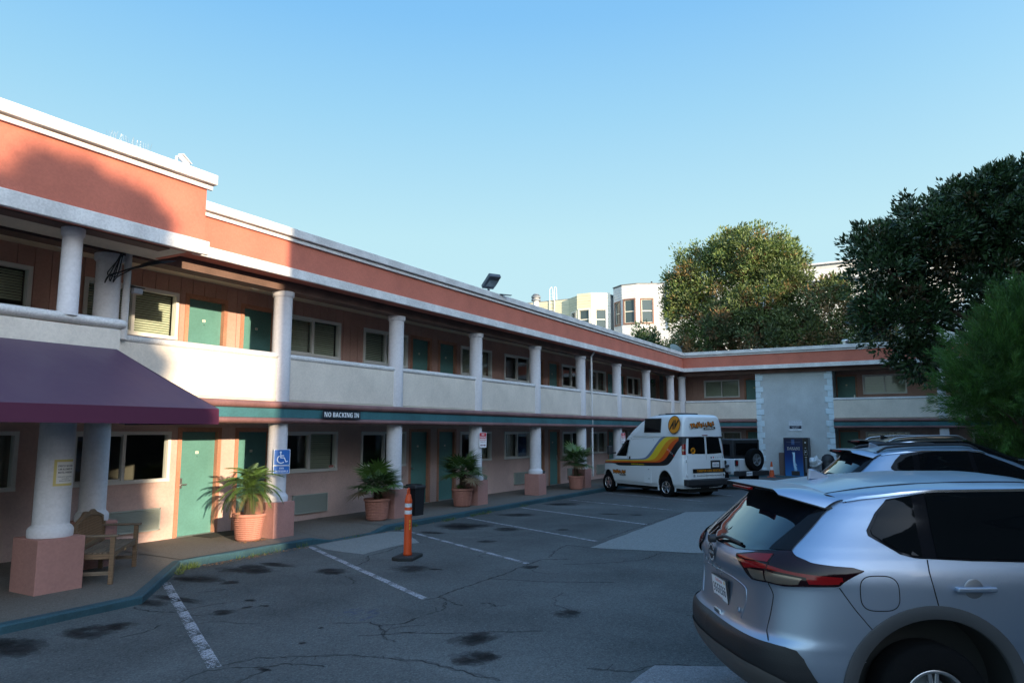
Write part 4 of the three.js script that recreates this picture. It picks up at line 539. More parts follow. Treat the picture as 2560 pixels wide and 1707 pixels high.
function gridGeo(P, closedU = false) { // P[j][i] Vector3
  const pos = [], idx = [], n = P[0].length; P.forEach((r) => r.forEach((p) => pos.push(p.x, p.y, p.z))); for (let j = 0; j < P.length - 1; j++) for (let i = 0; i < n - 1; i++) { const a = j * n + i; idx.push(a, a + 1, a + n, a + 1, a + n + 1, a + n); }
  const g = new THREE.BufferGeometry(); g.setAttribute('position', new THREE.Float32BufferAttribute(pos, 3)); g.setIndex(idx); g.computeVertexNormals(); return g;
}
function wheelGeo(R, w, rim) {
  const tyre = lathe([[rim, -w / 2 + .012], [rim + .02, -w / 2], [R - .035, -w / 2 + .004], [R - .008, -w / 2 + .03], [R, -w / 2 + .06], [R, w / 2 - .06], [R - .008, w / 2 - .03], [R - .035, w / 2 - .004], [rim + .02, w / 2], [rim, w / 2 - .012], [rim - .01, 0], [rim, -w / 2 + .012]], 48).rotateX(Math.PI / 2);
  const sp = [lathe([[rim, w / 2 - .012], [rim - .012, w / 2 - .004], [rim - .022, w / 2 - .02], [rim - .03, -w / 2 + .02]], 48).rotateX(Math.PI / 2), cyl(.06, .055, .03, 20).rotateX(Math.PI / 2).translate(0, 0, w / 2 - .05)];
  for (let k = 0; k < 10; k++) { const a = Math.floor(k / 2) / 5 * 6.2832 + (k % 2 ? .13 : -.13), g = rbox(-.014, .014, .03, rim - .012, w / 2 - .055, w / 2 - .022, .008); g.rotateZ(a); sp.push(g); }
  return { tyre, rim: join(sp), disc: cyl(rim - .06, rim - .06, .02, 28).rotateX(Math.PI / 2).translate(0, 0, -.02) };
}
function addWheel(car, W, x, y, z, side, alloy = M.alloy) { const g = mesh('wheel', W.tyre, M.tyre, car); g.position.set(x, y, z); if (side < 0) g.rotation.y = Math.PI; mesh('rim', W.rim, alloy, g); mesh('brake_disc', W.disc, M.greyBlue, g); return g; }
// stacked-outline car body. local frame: +x forward, +y up, +z right
function carSurface(o) {
  const { ROW, RT, FT, lift, roofLine } = o, hx = (h) => { for (let i = 1; i < ROW.length; i++) if (h <= ROW[i][0]) return i - 1 + Math.max(0, (h - ROW[i - 1][0]) / (ROW[i][0] - ROW[i - 1][0])); return ROW.length - 1; };
  const row = (h) => crv(ROW, hx(h)), fl = (h) => FT[FT.length - 1][1] * (h < o.hoodH ? 1 : Math.max(.45, 1 - (h - o.hoodH) * 6)), fs = (h) => fl(h) / FT[FT.length - 1][1], RL = RT[RT.length - 1][1];
  const topH = ROW[ROW.length - 1][0], lf = (a, h) => h > 1.3 ? lerpTab(lift, a) * (h - 1.3) / (topH - 1.3) : 0, S = {};
  S.byT = (t, h, s = 1) => { const r = row(h), q = crv(RT, t), a = r[1] + q[1] + Math.max(0, t - RT.length + 1); return V(a, h + lf(a, h), s * r[3] * q[0]); };
  const inv = (T, d) => { let lo = 0, hi = T.length - 1; for (let i = 0; i < 24; i++) { const m = (lo + hi) / 2; if (crv(T, m)[1] < d) lo = m; else hi = m; } return crv(T, lo)[0]; };
  S.side = (a, h, s = 1) => { const r = row(h), d = a - r[1], e = r[2] - a; let k = 1; if (d < RL) k = inv(RT, Math.max(0, d)); else if (e < fl(h)) k = inv(FT, Math.max(0, e / fs(h))); return V(a, h + lf(a, h), s * r[3] * k); };
  S.rear = (w, h) => { const r = row(h), k = Math.min(.999, Math.abs(w) / r[3]); let lo = 0, hi = RT.length - 1; for (let i = 0; i < 24; i++) { const m = (lo + hi) / 2; if (crv(RT, m)[0] < k) lo = m; else hi = m; } const a = r[1] + crv(RT, lo)[1]; return V(a, h + lf(a, h), w); };
  S.front = (w, h) => { const r = row(h), k = Math.min(.999, Math.abs(w) / r[3]); let lo = 0, hi = FT.length - 1; for (let i = 0; i < 24; i++) { const m = (lo + hi) / 2; if (crv(FT, m)[0] < k) lo = m; else hi = m; } const a = r[2] - crv(FT, lo)[1] * fs(h); return V(a, h + lf(a, h), w); };
  S.roof = (a, w) => { const e = S.side(a, topH), k = Math.min(1, Math.abs(w) / Math.max(.01, e.z)), c = lerpTab(roofLine, a); return V(a, e.y + (Math.max(c, e.y) - e.y) * (1 - k ** 2.3), w); };
  // full shell
  const hs = []; for (let i = 0; i < ROW.length - 1; i++) { const n = Math.max(1, Math.round((ROW[i + 1][0] - ROW[i][0]) / .025)); for (let k = 0; k < n; k++) hs.push(ROW[i][0] + (ROW[i + 1][0] - ROW[i][0]) * k / n); } hs.push(topH);
  const nR = (RT.length - 1) * 4, nS = 46, nF = (FT.length - 1) * 4;
  const line = (h, s) => { const r = row(h), L = []; for (let i = 0; i <= nR; i++) L.push(S.byT(i / 4, h, s)); const a0 = r[1] + RL, a1 = r[2] - fl(h); for (let i = 1; i < nS; i++) L.push(S.side(a0 + (a1 - a0) * i / nS, h, s)); for (let i = nF; i >= 0; i--) { const q = crv(FT, i / 4), a = r[2] - q[1] * fs(h); L.push(V(a, h + lf(a, h), s * r[3] * q[0])); } return L; };
  S.shell = (s) => { const P = hs.map((h) => line(h, s)), top = P[P.length - 1]; for (let k = 1; k <= 12; k++) { const v = k / 12; P.push(top.map((p) => { const c = Math.max(p.y, lerpTab(roofLine, p.x)); return V(p.x, p.y + (c - p.y) * (1 - (1 - v) ** 2.3), p.z * (1 - v)); })); } return P; };
  return S;
}
// a patch between two outlines given in the surface's own coordinates, lifted off the surface
function patch(top, bot, f, lift, nu = 28, nv = 8) {
  const at = (L, u) => { const x = u * (L.length - 1), i = Math.min(L.length - 2, Math.floor(x)), k = x - i; return [L[i][0] + (L[i + 1][0] - L[i][0]) * k, L[i][1] + (L[i + 1][1] - L[i][1]) * k]; };
  const P = []; for (let j = 0; j <= nv; j++) { const r = []; for (let i = 0; i <= nu; i++) { const a = at(bot, i / nu), b = at(top, i / nu); r.push(f(a[0] + (b[0] - a[0]) * j / nv, a[1] + (b[1] - a[1]) * j / nv)); } P.push(r); }
  const g = gridGeo(P), p = g.attributes.position, n = g.attributes.normal; let out = 0; for (let i = 0; i < p.count; i++) out += n.getZ(i) * p.getZ(i) + n.getY(i) * .2 + n.getX(i) * Math.sign(p.getX(i) - 1) * .3;
  const s = out >= 0 ? 1 : -1; for (let i = 0; i < p.count; i++) p.setXYZ(i, p.getX(i) + n.getX(i) * lift * s, p.getY(i) + n.getY(i) * lift * s, p.getZ(i) + n.getZ(i) * lift * s); return uvm(g);
}
function shellMeshes(car, S, o) { // the two halves of the shell sorted into painted panels, bumper and sill cladding; wheel arches cut out
  const G = { body: [], bumper: [], sill: [] };
  for (const s of [1, -1]) {
    const P = S.shell(s), g = gridGeo(P), p = g.attributes.position, ix = g.index.array, keep = { body: [], bumper: [], sill: [] };
    for (let f = 0; f < ix.length; f += 3) { const [a, b, c] = s > 0 ? [ix[f], ix[f + 2], ix[f + 1]] : [ix[f], ix[f + 1], ix[f + 2]], x = (p.getX(a) + p.getX(b) + p.getX(c)) / 3, y = (p.getY(a) + p.getY(b) + p.getY(c)) / 3, z = Math.abs(p.getZ(a) + p.getZ(b) + p.getZ(c)) / 3; if (z > .5 && o.arches.some(([ax, ay, rx, ry]) => ((x - ax) / rx) ** 2 + ((y - ay) / ry) ** 2 < 1)) continue; keep[o.sort(x, y, z)].push(a, b, c); }
    for (const k of Object.keys(keep)) if (keep[k].length) { const q = new THREE.BufferGeometry(); q.setAttribute('position', p.clone()); q.setIndex(keep[k]); let m = mergeVertices(q, 1e-4); m.computeVertexNormals(); G[k].push(m); }
  }
  const fin = (L) => { const pos = [], idx = []; let o = 0; for (const g of L) { pos.push(...g.attributes.position.array); for (const i of g.index.array) idx.push(i + o); o += g.attributes.position.count; } let m = new THREE.BufferGeometry(); m.setAttribute('position', new THREE.Float32BufferAttribute(pos, 3)); m.setIndex(idx); m = mergeVertices(m, 2e-4); m.computeVertexNormals(); return uvm(m); };
  mesh('body', fin(G.body), o.paint, car); if (G.bumper.length) mesh('bumper', fin(G.bumper), o.plastic ?? M.cladding, car); if (G.sill.length) mesh('sill', fin(G.sill), M.cladding, car);
  // arch lips and liners
  for (const s of [1, -1]) for (const [ax, ay, rx, ry] of o.arches) {
    const P = [[], [], [], []]; for (let i = 0; i <= 40; i++) { const t = -.35 + (Math.PI + .7) * i / 40, cs = Math.cos(t), sn = Math.sin(t); [[o.lip + .0, .004], [o.lip, .014], [-.032, .016], [-.034, -.02]].forEach(([k, w], j) => { const x = ax + cs * (rx + k), y = Math.max(.19, ay + sn * (ry + k)), q = S.side(x, Math.min(y, 1.1), s); P[j].push(V(x, y, q.z + s * w)); }); }
    const Q = [[], []]; P[3].forEach((p) => { Q[0].push(p.clone()); Q[1].push(V(p.x, p.y - .006, p.z - s * .34)); }); const wa = mesh('wheel_arch', uvm(gridGeo(P)), o.lipMat ?? M.cladding, car); mesh('arch_liner', uvm(gridGeo(Q)), M.rubber, wa);
  }
  mesh('underbody', box(o.under[0], o.under[1], .17, .95, -.64, .64), M.rubber, car);
}
const seamTube = (pts, f, r = .0032) => tube(pts.map(([a, h]) => f(a, h)), r, 5, pts.length * 8);
const SUV_ROW = [[.18, -.66, 3.30, .78], [.30, -.86, 3.58, .875], [.42, -.97, 3.68, .90], [.52, -1.0, 3.71, .905], [.60, -1.0, 3.72, .905], [.645, -.985, 3.72, .908], [.67, -.945, 3.71, .912], [.70, -.93, 3.70, .914], [.80, -.915, 3.68, .917], [.90, -.905, 3.64, .918], [.99, -.905, 3.56, .917], [1.03, -.925, 3.48, .914], [1.08, -.925, 3.3, .905], [1.12, -.91, 2.9, .893], [1.15, -.885, 2.45, .88], [1.19, -.845, 2.3, .86], [1.30, -.735, 2.0, .805], [1.40, -.63, 1.75, .76], [1.48, -.545, 1.52, .722], [1.53, -.49, 1.36, .69]];
const SUV_RT = [[0, 0], [.2, .006], [.4, .025], [.6, .062], [.74, .115], [.84, .19], [.91, .29], [.955, .42], [.985, .62], [1, .95]], SUV_FT = [[0, 0], [.25, .02], [.5, .09], [.7, .2], [.84, .36], [.93, .58], [.98, .82], [1, 1.15]];
const SUV_OPT = { ROW: SUV_ROW, RT: SUV_RT, FT: SUV_FT, hoodH: 1.04, lift: [[-.45, 0], [-.2, .012], [.3, .045], [1.1, .05], [1.36, .02]], roofLine: [[-.49, 1.54], [-.3, 1.585], [0, 1.625], [.5, 1.655], [1, 1.655], [1.2, 1.63], [1.36, 1.56]] };
const suvSurface = carSurface(SUV_OPT), wheelSUV = wheelGeo(.35, .23, .205);
function suv(label, pos, turn, paint, o = {}) {
  const car = thing('parked_suv', label, 'car', pos, turn, 'cars parked opposite the long wing'), S = suvSurface, RA = .10, FA = 2.805;
  const arches = [[RA + .02, .355, .53, .505], [FA, .355, .50, .49]];
  shellMeshes(car, S, { paint, arches, lip: .045, under: [-.7, 3.3], sort: (x, y, z) => y < .33 ? 'sill' : 'body' });
  for (const s of [1, -1]) mesh('bumper', join([patch([[0, .662], [2, .656], [4, .648], [4.7, .646], [5.47, .640], [6.06, .626], [6.43, .58], [6.65, .52], [6.87, .446], [7.2, .25]], [[0, .185], [2, .185], [4, .185], [4.7, .185], [5.4, .19], [5.9, .19], [6.3, .19], [6.6, .19], [6.9, .19], [7.25, .19]], (t, h) => S.byT(t, h, s), .008, 60, 26)]), M.bumperBlack ??= mat({ color: C(.018, .018, .02), roughness: .45, bumpMap: T.fine, bumpScale: .0006 }), car), mesh('bumper_valance', patch([[0, .52], [2, .515], [4, .49], [5, .46], [5.8, .42], [6.3, .34]], [[0, .185], [2, .185], [4, .185], [5, .187], [5.8, .19], [6.3, .19]], (t, h) => S.byT(t, h, s), .016, 50, 16), M.valanceGrey ??= mat({ color: C(.095, .088, .085), roughness: .5 }), car);
  for (const s of [1, -1]) { addWheel(car, wheelSUV, RA + .02, .315, s * .78, s); addWheel(car, wheelSUV, FA, .315, s * .78, s); }
  const part = (n, g, m, par = car) => mesh(n, g, m, par);
  for (const s of [1, -1]) {
    const f = (a, h) => S.side(a, h, s), t = (a, h) => S.byT(a, h, s);
    const dlo = part('window_surround', patch([[-.19, 1.33], [-.108, 1.423], [-.01, 1.495], [.3, 1.52], [.9, 1.522], [1.15, 1.50], [1.4, 1.42], [1.75, 1.27], [2.12, 1.12]], [[-.19, 1.30], [-.108, 1.248], [-.03, 1.197], [.06, 1.174], [.4, 1.157], [.9, 1.143], [1.3, 1.13], [1.75, 1.118], [2.12, 1.112]], f, .003, 60, 12), M.pillar);
    part('side_window', patch([[-.165, 1.33], [-.09, 1.42], [.0, 1.485], [.10, 1.5], [.15, 1.502]], [[-.165, 1.305], [-.1, 1.26], [-.03, 1.215], [.04, 1.19], [.10, 1.183]], f, .009, 24, 10), M.carGlass, dlo); part('side_window', patch([[.24, 1.507], [.5, 1.512], [.93, 1.51]], [[.19, 1.177], [.5, 1.166], [.95, 1.156]], f, .009, 24, 12), M.carGlass, dlo); part('side_window', patch([[1.0, 1.505], [1.15, 1.487], [1.4, 1.405], [1.7, 1.27], [2.0, 1.14]], [[1.03, 1.153], [1.2, 1.147], [1.5, 1.14], [1.75, 1.133], [2.0, 1.127]], f, .009, 24, 12), M.carGlass, dlo);
    part('chrome_trim', patch([[-.27, 1.49], [-.16, 1.512], [.1, 1.527], [.6, 1.530], [1.0, 1.529], [1.2, 1.505]], [[-.27, 1.484], [-.16, 1.497], [.1, 1.512], [.6, 1.516], [1.0, 1.515], [1.2, 1.49]], f, .010, 50, 2), M.chrome, dlo);
    // lamp cluster wrapping the corner
    const lamp = part('tail_light', patch([[2.04, 1.124], [3.17, 1.168], [4.39, 1.188], [4.97, 1.195], [5.42, 1.17], [6.26, 1.139], [7.18, 1.126], [7.77, 1.121], [8.05, 1.104]], [[2.12, 1.105], [2.63, 1.057], [2.97, .999], [3.98, 1.004], [4.91, .997], [5.91, 1.006], [6.77, 1.01], [7.33, 1.013], [8.05, 1.098]], t, .012, 60, 12), M.lampDark);
    part('red_lens', patch([[2.2, 1.12], [3.2, 1.155], [4.2, 1.168]], [[2.35, 1.108], [3.2, 1.115], [4.1, 1.118]], t, .016, 24, 4), M.lampRed, lamp); part('red_lens', patch([[2.4, 1.102], [3.2, 1.108], [4.1, 1.106], [5.3, 1.085], [6.6, 1.072], [7.5, 1.064]], [[2.75, 1.06], [3.3, 1.075], [4.1, 1.082], [5.3, 1.07], [6.6, 1.05], [7.5, 1.04]], t, .016, 40, 3), M.lampRed, lamp); part('red_lens', patch([[6.1, 1.07], [6.8, 1.062], [7.5, 1.055]], [[6.2, 1.022], [6.8, 1.022], [7.35, 1.026]], t, .0165, 20, 4), M.lampRed, lamp);
    part('clear_lens', patch([[2.95, 1.062], [3.4, 1.066], [3.95, 1.068]], [[3.2, 1.014], [3.5, 1.014], [3.95, 1.016]], t, .016, 16, 4), M.lampClear, lamp); part('clear_lens', patch([[4.05, 1.072], [4.6, 1.064], [5.4, 1.058], [5.95, 1.05]], [[4.02, 1.016], [4.6, 1.01], [5.3, 1.012], [5.7, 1.018]], t, .016, 20, 4), M.lampClear, lamp);
    part('lamp_split', seamTube([[4.13, 1.175], [4.1, 1.1], [3.98, 1.0]], (a, h) => t(a, h).add(V(-.012, 0, s * .012)), .004), M.seam, lamp);
    // panel gaps
    part('panel_gap', join([seamTube([[3.93, .993], [4.18, .926], [4.06, .806], [3.95, .706], [4.4, .655]], t), seamTube([[7.31, 1.006], [7.72, .879], [8.19, .744]], t), seamTube([[.128, 1.166], [.12, 1.093], [.136, .982], [.168, .828]], f, .0045), seamTube([[1.0, 1.15], [1.02, 1.0], [1.04, .6], [1.02, .36]], f), seamTube([[2.02, 1.11], [2.1, .9], [2.12, .6], [2.08, .36]], f), seamTube([[.55, .36], [1.3, .34], [2.1, .36]], f)]), M.seam);
    const fuel = []; for (let i = 0; i <= 40; i++) { const w = i / 40 * 6.2832, cs = Math.cos(w), sn = Math.sin(w), q = .62; fuel.push(f(-.2 + .118 * Math.sign(cs) * Math.abs(cs) ** q, .974 + .102 * Math.sign(sn) * Math.abs(sn) ** q)); } part('fuel_door', tube(fuel, .0032, 5, 90), M.seam);
    for (const ha of [.38, 1.3]) { const c = f(ha, 1.0), hd = part('door_handle', join([rbox(-.125, .125, -.016, .016, -.012, .014, .011, 3).translate(ha, 1.0, c.z + s * .030), rbox(-.115, -.09, -.012, .012, -.03, .012, .006).translate(ha, 1.0, c.z + s * .014), rbox(.09, .115, -.012, .012, -.03, .012, .006).translate(ha, 1.0, c.z + s * .014)]), paint); const cup = new THREE.SphereGeometry(.062, 24, 12); cup.scale(1.0, .95, .12); part('handle_cup', cup.translate(ha - .0, 1.0, c.z + s * .0), M.pocket ??= paintMat(C(.30, .31, .33), { roughness: .45 }), hd); }
    const mr = f(1.95, 1.12); part('mirror', rbox(-.07, .07, -.07, .09, -.11, .11, .05, 3).translate(1.92, 1.16, mr.z + s * .13), paint);
    part('headlight', patch([[2.95, 1.035], [3.2, 1.01], [3.42, .97]], [[3.0, .985], [3.2, .94], [3.45, .9]], f, .008, 16, 4), M.lampClear);
  }
  // tailgate: glass, wiper, badge, lettering, plate
  const R = (w, h) => S.rear(w, h);
  const rg = part('rear_window', patch([[-.60, 1.47], [-.4, 1.50], [0, 1.515], [.4, 1.50], [.60, 1.47]], [[-.72, 1.205], [-.5, 1.165], [0, 1.15], [.3, 1.15], [.5, 1.17], [.715, 1.2]], R, .005, 48, 16), M.rearGlass);
  for (const s of [1, -1]) part('quarter_panel', patch([[.635, 1.445], [.6, 1.47]].map(([a, b]) => [a * s, b]), [[.715, 1.2], [.6, 1.19]].map(([a, b]) => [a * s, b]), R, .009, 6, 12), M.pillar, rg);
  part('wiper', join([tube([R(-.05, 1.17).add(V(-.03, 0, 0)), R(.1, 1.205).add(V(-.045, 0, 0)), R(.36, 1.19).add(V(-.03, 0, 0))], .012, 8), cyl(.03, .028, .05, 12).rotateZ(Math.PI / 2).translate(-.9, 1.17, -.05)]), M.blackPlastic, rg);
  const spP = [], spB = []; for (let j = 0; j <= 10; j++) { const v = j / 10, ra = [], rb = []; for (let i = -20; i <= 20; i++) { const u = i / 20, w = .645 * Math.sign(u) * Math.abs(u) ** .9, au = Math.abs(u), aF = -.33 - .02 * (1 - au) + .07 * au ** 6, tr = -.69 + .07 * au ** 2.2 + (au > .8 ? (au - .8) * 1.15 : 0), a = aF + (tr - aF) * v; const yF = S.roof(Math.max(-.42, aF), w).y + .004 - .03 * au ** 8, yT = 1.572 - .012 * au ** 2 - (au > .72 ? (au - .72) * .36 : 0), y = yF + (yT - yF) * v + .012 * Math.sin(v * Math.PI); ra.push(V(a, y, w)); rb.push(V(a + .012 * (1 - v), y - .006 - .028 * Math.sin(v * Math.PI) - .004, w)); } spP.push(ra); spB.push(rb); }
  part('spoiler', uvm(gridGeo(spP)), paint); part('spoiler_underside', uvm(gridGeo([...spB, spP[10].map((p) => p.clone())])), M.cladding);
  part('brake_light', rbox(-.02, .02, -.01, .01, -.16, .16, .006).translate(-.70, 1.548, 0), M.lampRed);
  part('antenna', poly([[0, 0], [.17, 0], [.09, .035], [.035, .058], [.01, .062]], .02, .008).translate(-.2, S.roof(-.12, 0).y - .002, -.01), paint);
  part('roof_ditch', join([1, -1].flatMap((s) => [tube([-.36, -.1, .2, .6, 1.0, 1.2].map((a) => S.roof(a, s * .53).add(V(0, .0, 0))), .006, 6, 40), tube([S.roof(-.36, s * .53), S.roof(-.34, s * .58), S.side(-.27, 1.5, s), S.side(-.25, 1.485, s)], .004, 5, 20)])), M.seam);
  if (o.badges) {
    part('badge', plateGeo(.135, .135, .06).rotateY(-Math.PI / 2).translate(-.935, 1.075, -.045), print(128, 128, (g) => { g.fillStyle = '#8b8d92'; g.fillRect(0, 0, 128, 128); g.fillStyle = '#2a2c30'; g.beginPath(); g.arc(64, 64, 60, 0, 7); g.fill(); g.strokeStyle = '#d9dade'; g.lineWidth = 12; g.beginPath(); g.arc(64, 64, 52, -2.75, -.4); g.stroke(); g.beginPath(); g.arc(64, 64, 52, .4, 2.75); g.stroke(); g.fillStyle = '#e4e5e8'; g.font = 'bold 27px sans-serif'; g.textAlign = 'center'; g.fillText('NISSAN', 64, 74); }, { metalness: .4, roughness: .25 }), car);
    const lm = print(64, 64, (g) => { g.fillStyle = '#c9cacd'; g.fillRect(0, 0, 64, 64); }, { metalness: .8, roughness: .2 });
    o.badges.text.forEach(([gl, w, h, sz]) => { const g = gl.clone(); g.scale(sz, sz, 1); g.rotateY(-Math.PI / 2); const p = R(w, h); g.translate(p.x - .004, h, w); part('letter', g, M.chrome); });
    const q = R(.075, .84); const pl = part('licence_plate', plateGeo(.31, .157, .012).rotateZ(0).rotateY(-Math.PI / 2).translate(0, 0, 0), o.badges.plate); pl.geometry = pl.geometry.clone().rotateZ(.1).translate(q.x - .014, .84, q.z);
    part('plate_holder', rbox(-.008, .008, -.085, .085, -.162, .162, .004).rotateZ(.1).translate(q.x - .004, .84, q.z), M.blackPlastic); part('gate_handle', rbox(-.01, .01, -.016, .016, -.055, .055, .006).translate(R(.1, .685).x - .008, .69, .08), M.chrome);
  }
  // recessed panel round the plate
  part('plate_recess', join([seamTube([[-.42, .72], [-.46, .83], [-.45, .92], [-.28, .955], [0, .962], [.28, .955], [.45, .92], [.46, .83], [.42, .72]], (w, h) => R(w, h).add(V(.001, 0, 0)), .006)]), paint);
  const F = (w, h) => S.front(w, h); part('windscreen', patch([[-.5, 1.49], [0, 1.51], [.5, 1.49]], [[-.7, 1.17], [0, 1.17], [.7, 1.17]], F, .006, 30, 14), M.carGlass); part('grille', patch([[-.5, .92], [0, .92], [.5, .92]], [[-.42, .66], [0, .62], [.42, .66]], F, .006, 24, 6), M.blackPlastic);
  if (o.rails) for (const s of [1, -1]) part('roof_rail', join([tube([-.30, -.15, .2, .6, 1.0, 1.15].map((a, i) => S.roof(a, s * .57).add(V(0, i === 0 || i === 5 ? .005 : .055, 0))), .018, 8, 40)]), o.rails);
  return car;
}
const { FontLoader } = await import('three/addons/loaders/FontLoader.js'), { TextGeometry } = await import('three/addons/geometries/TextGeometry.js');
const boldFont = await new FontLoader().loadAsync('fonts/droid/droid_sans_bold.typeface.json');
const glyph = (s, h = .05) => { const g = new TextGeometry(s, { font: boldFont, size: h, depth: .004, curveSegments: 4 }); g.computeBoundingBox(); const b = g.boundingBox; return g.translate(-(b.min.x + b.max.x) / 2, -(b.min.y + b.max.y) / 2, 0); };
const silver = paintMat(C(.37, .44, .55));
suv('silver SUV in the foreground with red-and-clear tail lights and a wet roof', [-4.33, .2, 10.66], -58 * Math.PI / 180, silver, {
  badges: {
    text: [...'ROGUE'].map((c, i) => [glyph(c), -.29 + i * .088, 1.005 - i * .011, 1]).concat([[glyph('SV', .038), .40, .765, 1]]),
    plate: print(512, 256, (g) => { g.fillStyle = '#e9e9ec'; g.fillRect(0, 0, 512, 256); g.strokeStyle = '#8a8a8a'; g.lineWidth = 6; g.strokeRect(6, 6, 500, 244); g.fillStyle = '#c4262e'; g.font = 'italic bold 50px serif'; g.textAlign = 'center'; g.fillText('California', 256, 56); g.fillStyle = '#1d2440'; g.font = 'bold 128px sans-serif'; g.save(); g.translate(256, 190); g.scale(.82, 1.15); g.fillText('9GGR366', 0, 0); g.restore(); g.fillStyle = '#c4262e'; g.font = 'bold 26px sans-serif'; g.fillText('dmv.ca.gov', 256, 236); g.fillStyle = '#d8b23a'; g.fillRect(440, 18, 40, 34); }),
  },
});
suv('silver SUV with roof rails, second in the row behind the foreground car', [3.6, gy(10.5) + .03, 10.57], -66 * Math.PI / 180, paintMat(C(.35, .42, .52)), { rails: M.blackPlastic }).scale.setScalar(1.06);
suv('black SUV with pale roof rails, farthest of the parked row', [8.4, gy(10.5) + .03, 10.5], -63 * Math.PI / 180, paintMat(C(.008, .008, .010), { metalness: .2 }), { rails: M.alloy }).scale.setScalar(1.13);
// ---------------------------------------------------------------- camper van
{
  const van = thing('camper_van', 'white high-roof camper van with rainbow stripes parked nose-in at the kerb', 'van', [14.04, .035, 4.03], 60.96 * Math.PI / 180), P = (n, g, m, par = van) => mesh(n, g, m, par);
  const white = mat({ color: C(.74, .77, .80), roughness: .32, clearcoat: .6, clearcoatRoughness: .08 }), dcl = (w, h, draw) => print(w, h, draw, { alphaTest: .5, roughness: .4 });
  const RT = [[0, 0], [.3, .004], [.6, .012], [.8, .025], [.9, .05], [.96, .09], [.985, .14], [1, .25]], FT = [[0, 0], [.3, .02], [.6, .1], [.8, .25], [.92, .45], [1, .9]];
  const S = carSurface({ ROW: [[.30, -.90, 3.42, .90], [.42, -.96, 3.54, .955], [.60, -.98, 3.58, .975], [.95, -.985, 3.56, .985], [1.10, -.985, 3.45, .98], [1.16, -.985, 3.0, .975], [1.25, -.98, 2.72, .965], [1.6, -.965, 2.4, .945], [1.95, -.945, 2.1, .905], [2.05, -.93, 1.95, .88]], RT, FT, hoodH: 1.12, lift: [[0, 0]], roofLine: [[-1, 2.05], [-.7, 2.1], [1.6, 2.1], [2, 2.05]] });
  const arches = [[-.09, .31, .40, .58], [2.91, .30, .40, .50]];
  shellMeshes(van, S, { paint: white, arches, lip: .03, lipMat: white, under: [-.85, 3.3], sort: (x, y, z) => (y < .60 && x < -.90) || (x > 3.3 && y < .62) ? 'bumper' : 'body', plastic: M.blackPlastic });
  const H = carSurface({ ROW: [[1.96, -.955, 2.10, .925], [2.05, -.95, 2.02, .92], [2.25, -.935, 1.75, .90], [2.45, -.915, 1.45, .87], [2.58, -.89, 1.20, .83], [2.64, -.85, 1.02, .78], [2.67, -.79, .9, .71]], RT, FT: FT.map(([a, b]) => [a, b * .7]), hoodH: 3, lift: [[0, 0]], roofLine: [[-.8, 2.67], [-.4, 2.70], [.6, 2.70], [.9, 2.67]] });
  { const G = [1, -1].map((s) => { const g = gridGeo(H.shell(s)); if (s > 0) { const a = g.index.array; for (let i = 0; i < a.length; i += 3) [a[i + 1], a[i + 2]] = [a[i + 2], a[i + 1]]; g.computeVertexNormals(); } return uvm(g); }); P('high_roof', join(G), white); }
  P('roof_hatch', join([rbox(-.3, .45, 2.68, 2.74, -.4, .4, .02, 2), rbox(.5, .9, 2.66, 2.72, -.3, .3, .02)]), M.blackPlastic);
  const W = wheelGeo(.345, .22, .20); for (const s of [1, -1]) { addWheel(van, W, -.09, .31, s * .85, s, M.chrome); addWheel(van, W, 2.91, .31, s * .85, s, M.chrome); }
  const L = (a, h) => S.side(a, h, -1), band = (n, top, bot, c, lift) => P(n, patch(top, bot, L, lift, 60, 4), mat({ color: c, roughness: .4, clearcoat: .4 }));
  // livery stripes, each from the nose back and up over the rear quarter
  const rs = (pts, n = 40) => { const c = new THREE.CatmullRomCurve3(pts.map(([a, h]) => V(a, h, 0)), false, 'centripetal'); return c.getSpacedPoints(n).map((p) => [p.x, p.y]); };
  const e = [[[3.36, 1.10], [2.18, 1.17], [1.22, 1.2], [.87, 1.25], [.7, 1.37], [.52, 1.54], [.3, 1.77], [.13, 1.92], [-.12, 1.97], [-.9, 1.985]], [[3.36, 1.085], [2.2, 1.13], [1.22, 1.16], [.79, 1.2], [.57, 1.34], [.31, 1.63], [.09, 1.83], [-.07, 1.93], [-.28, 1.955], [-.9, 1.965]], [[3.36, 1.055], [2.2, 1.105], [.96, 1.145], [.53, 1.18], [.32, 1.27], [.11, 1.5], [-.11, 1.75], [-.31, 1.88], [-.51, 1.92], [-.9, 1.935]], [[3.36, 1.03], [2, 1.08], [.62, 1.125], [.28, 1.15], [.08, 1.25], [-.14, 1.47], [-.34, 1.73], [-.51, 1.85], [-.7, 1.89], [-.9, 1.9]], [[3.36, .99], [2, 1.045], [.54, 1.09], [.16, 1.11], [-.08, 1.2], [-.29, 1.4], [-.5, 1.65], [-.66, 1.81], [-.78, 1.85], [-.9, 1.87]], [[3.36, .965], [2.42, .985], [2.33, .945], [1.2, .965], [.13, 1.0], [-.2, 1.03], [-.36, 1.12], [-.53, 1.32], [-.73, 1.57], [-.86, 1.7], [-.9, 1.74]]].map((p) => rs(p));
  [C(.16, .21, .32), C(.72, .52, .03), C(.68, .24, .015), C(.62, .08, .01), C(.012, .012, .014)].forEach((c, i) => band('stripe', e[i], e[i + 1], c, .004 + i * .0006));
  const side = (n, a, h, w, hh, m, lift = .012, surf = S, tilt = 0) => { const p = surf.side(a, h, -1), g = plateGeo(w, hh, .001); g.rotateX(tilt).rotateY(Math.PI).translate(a, h, p.z - lift); return P(n, g, m); };
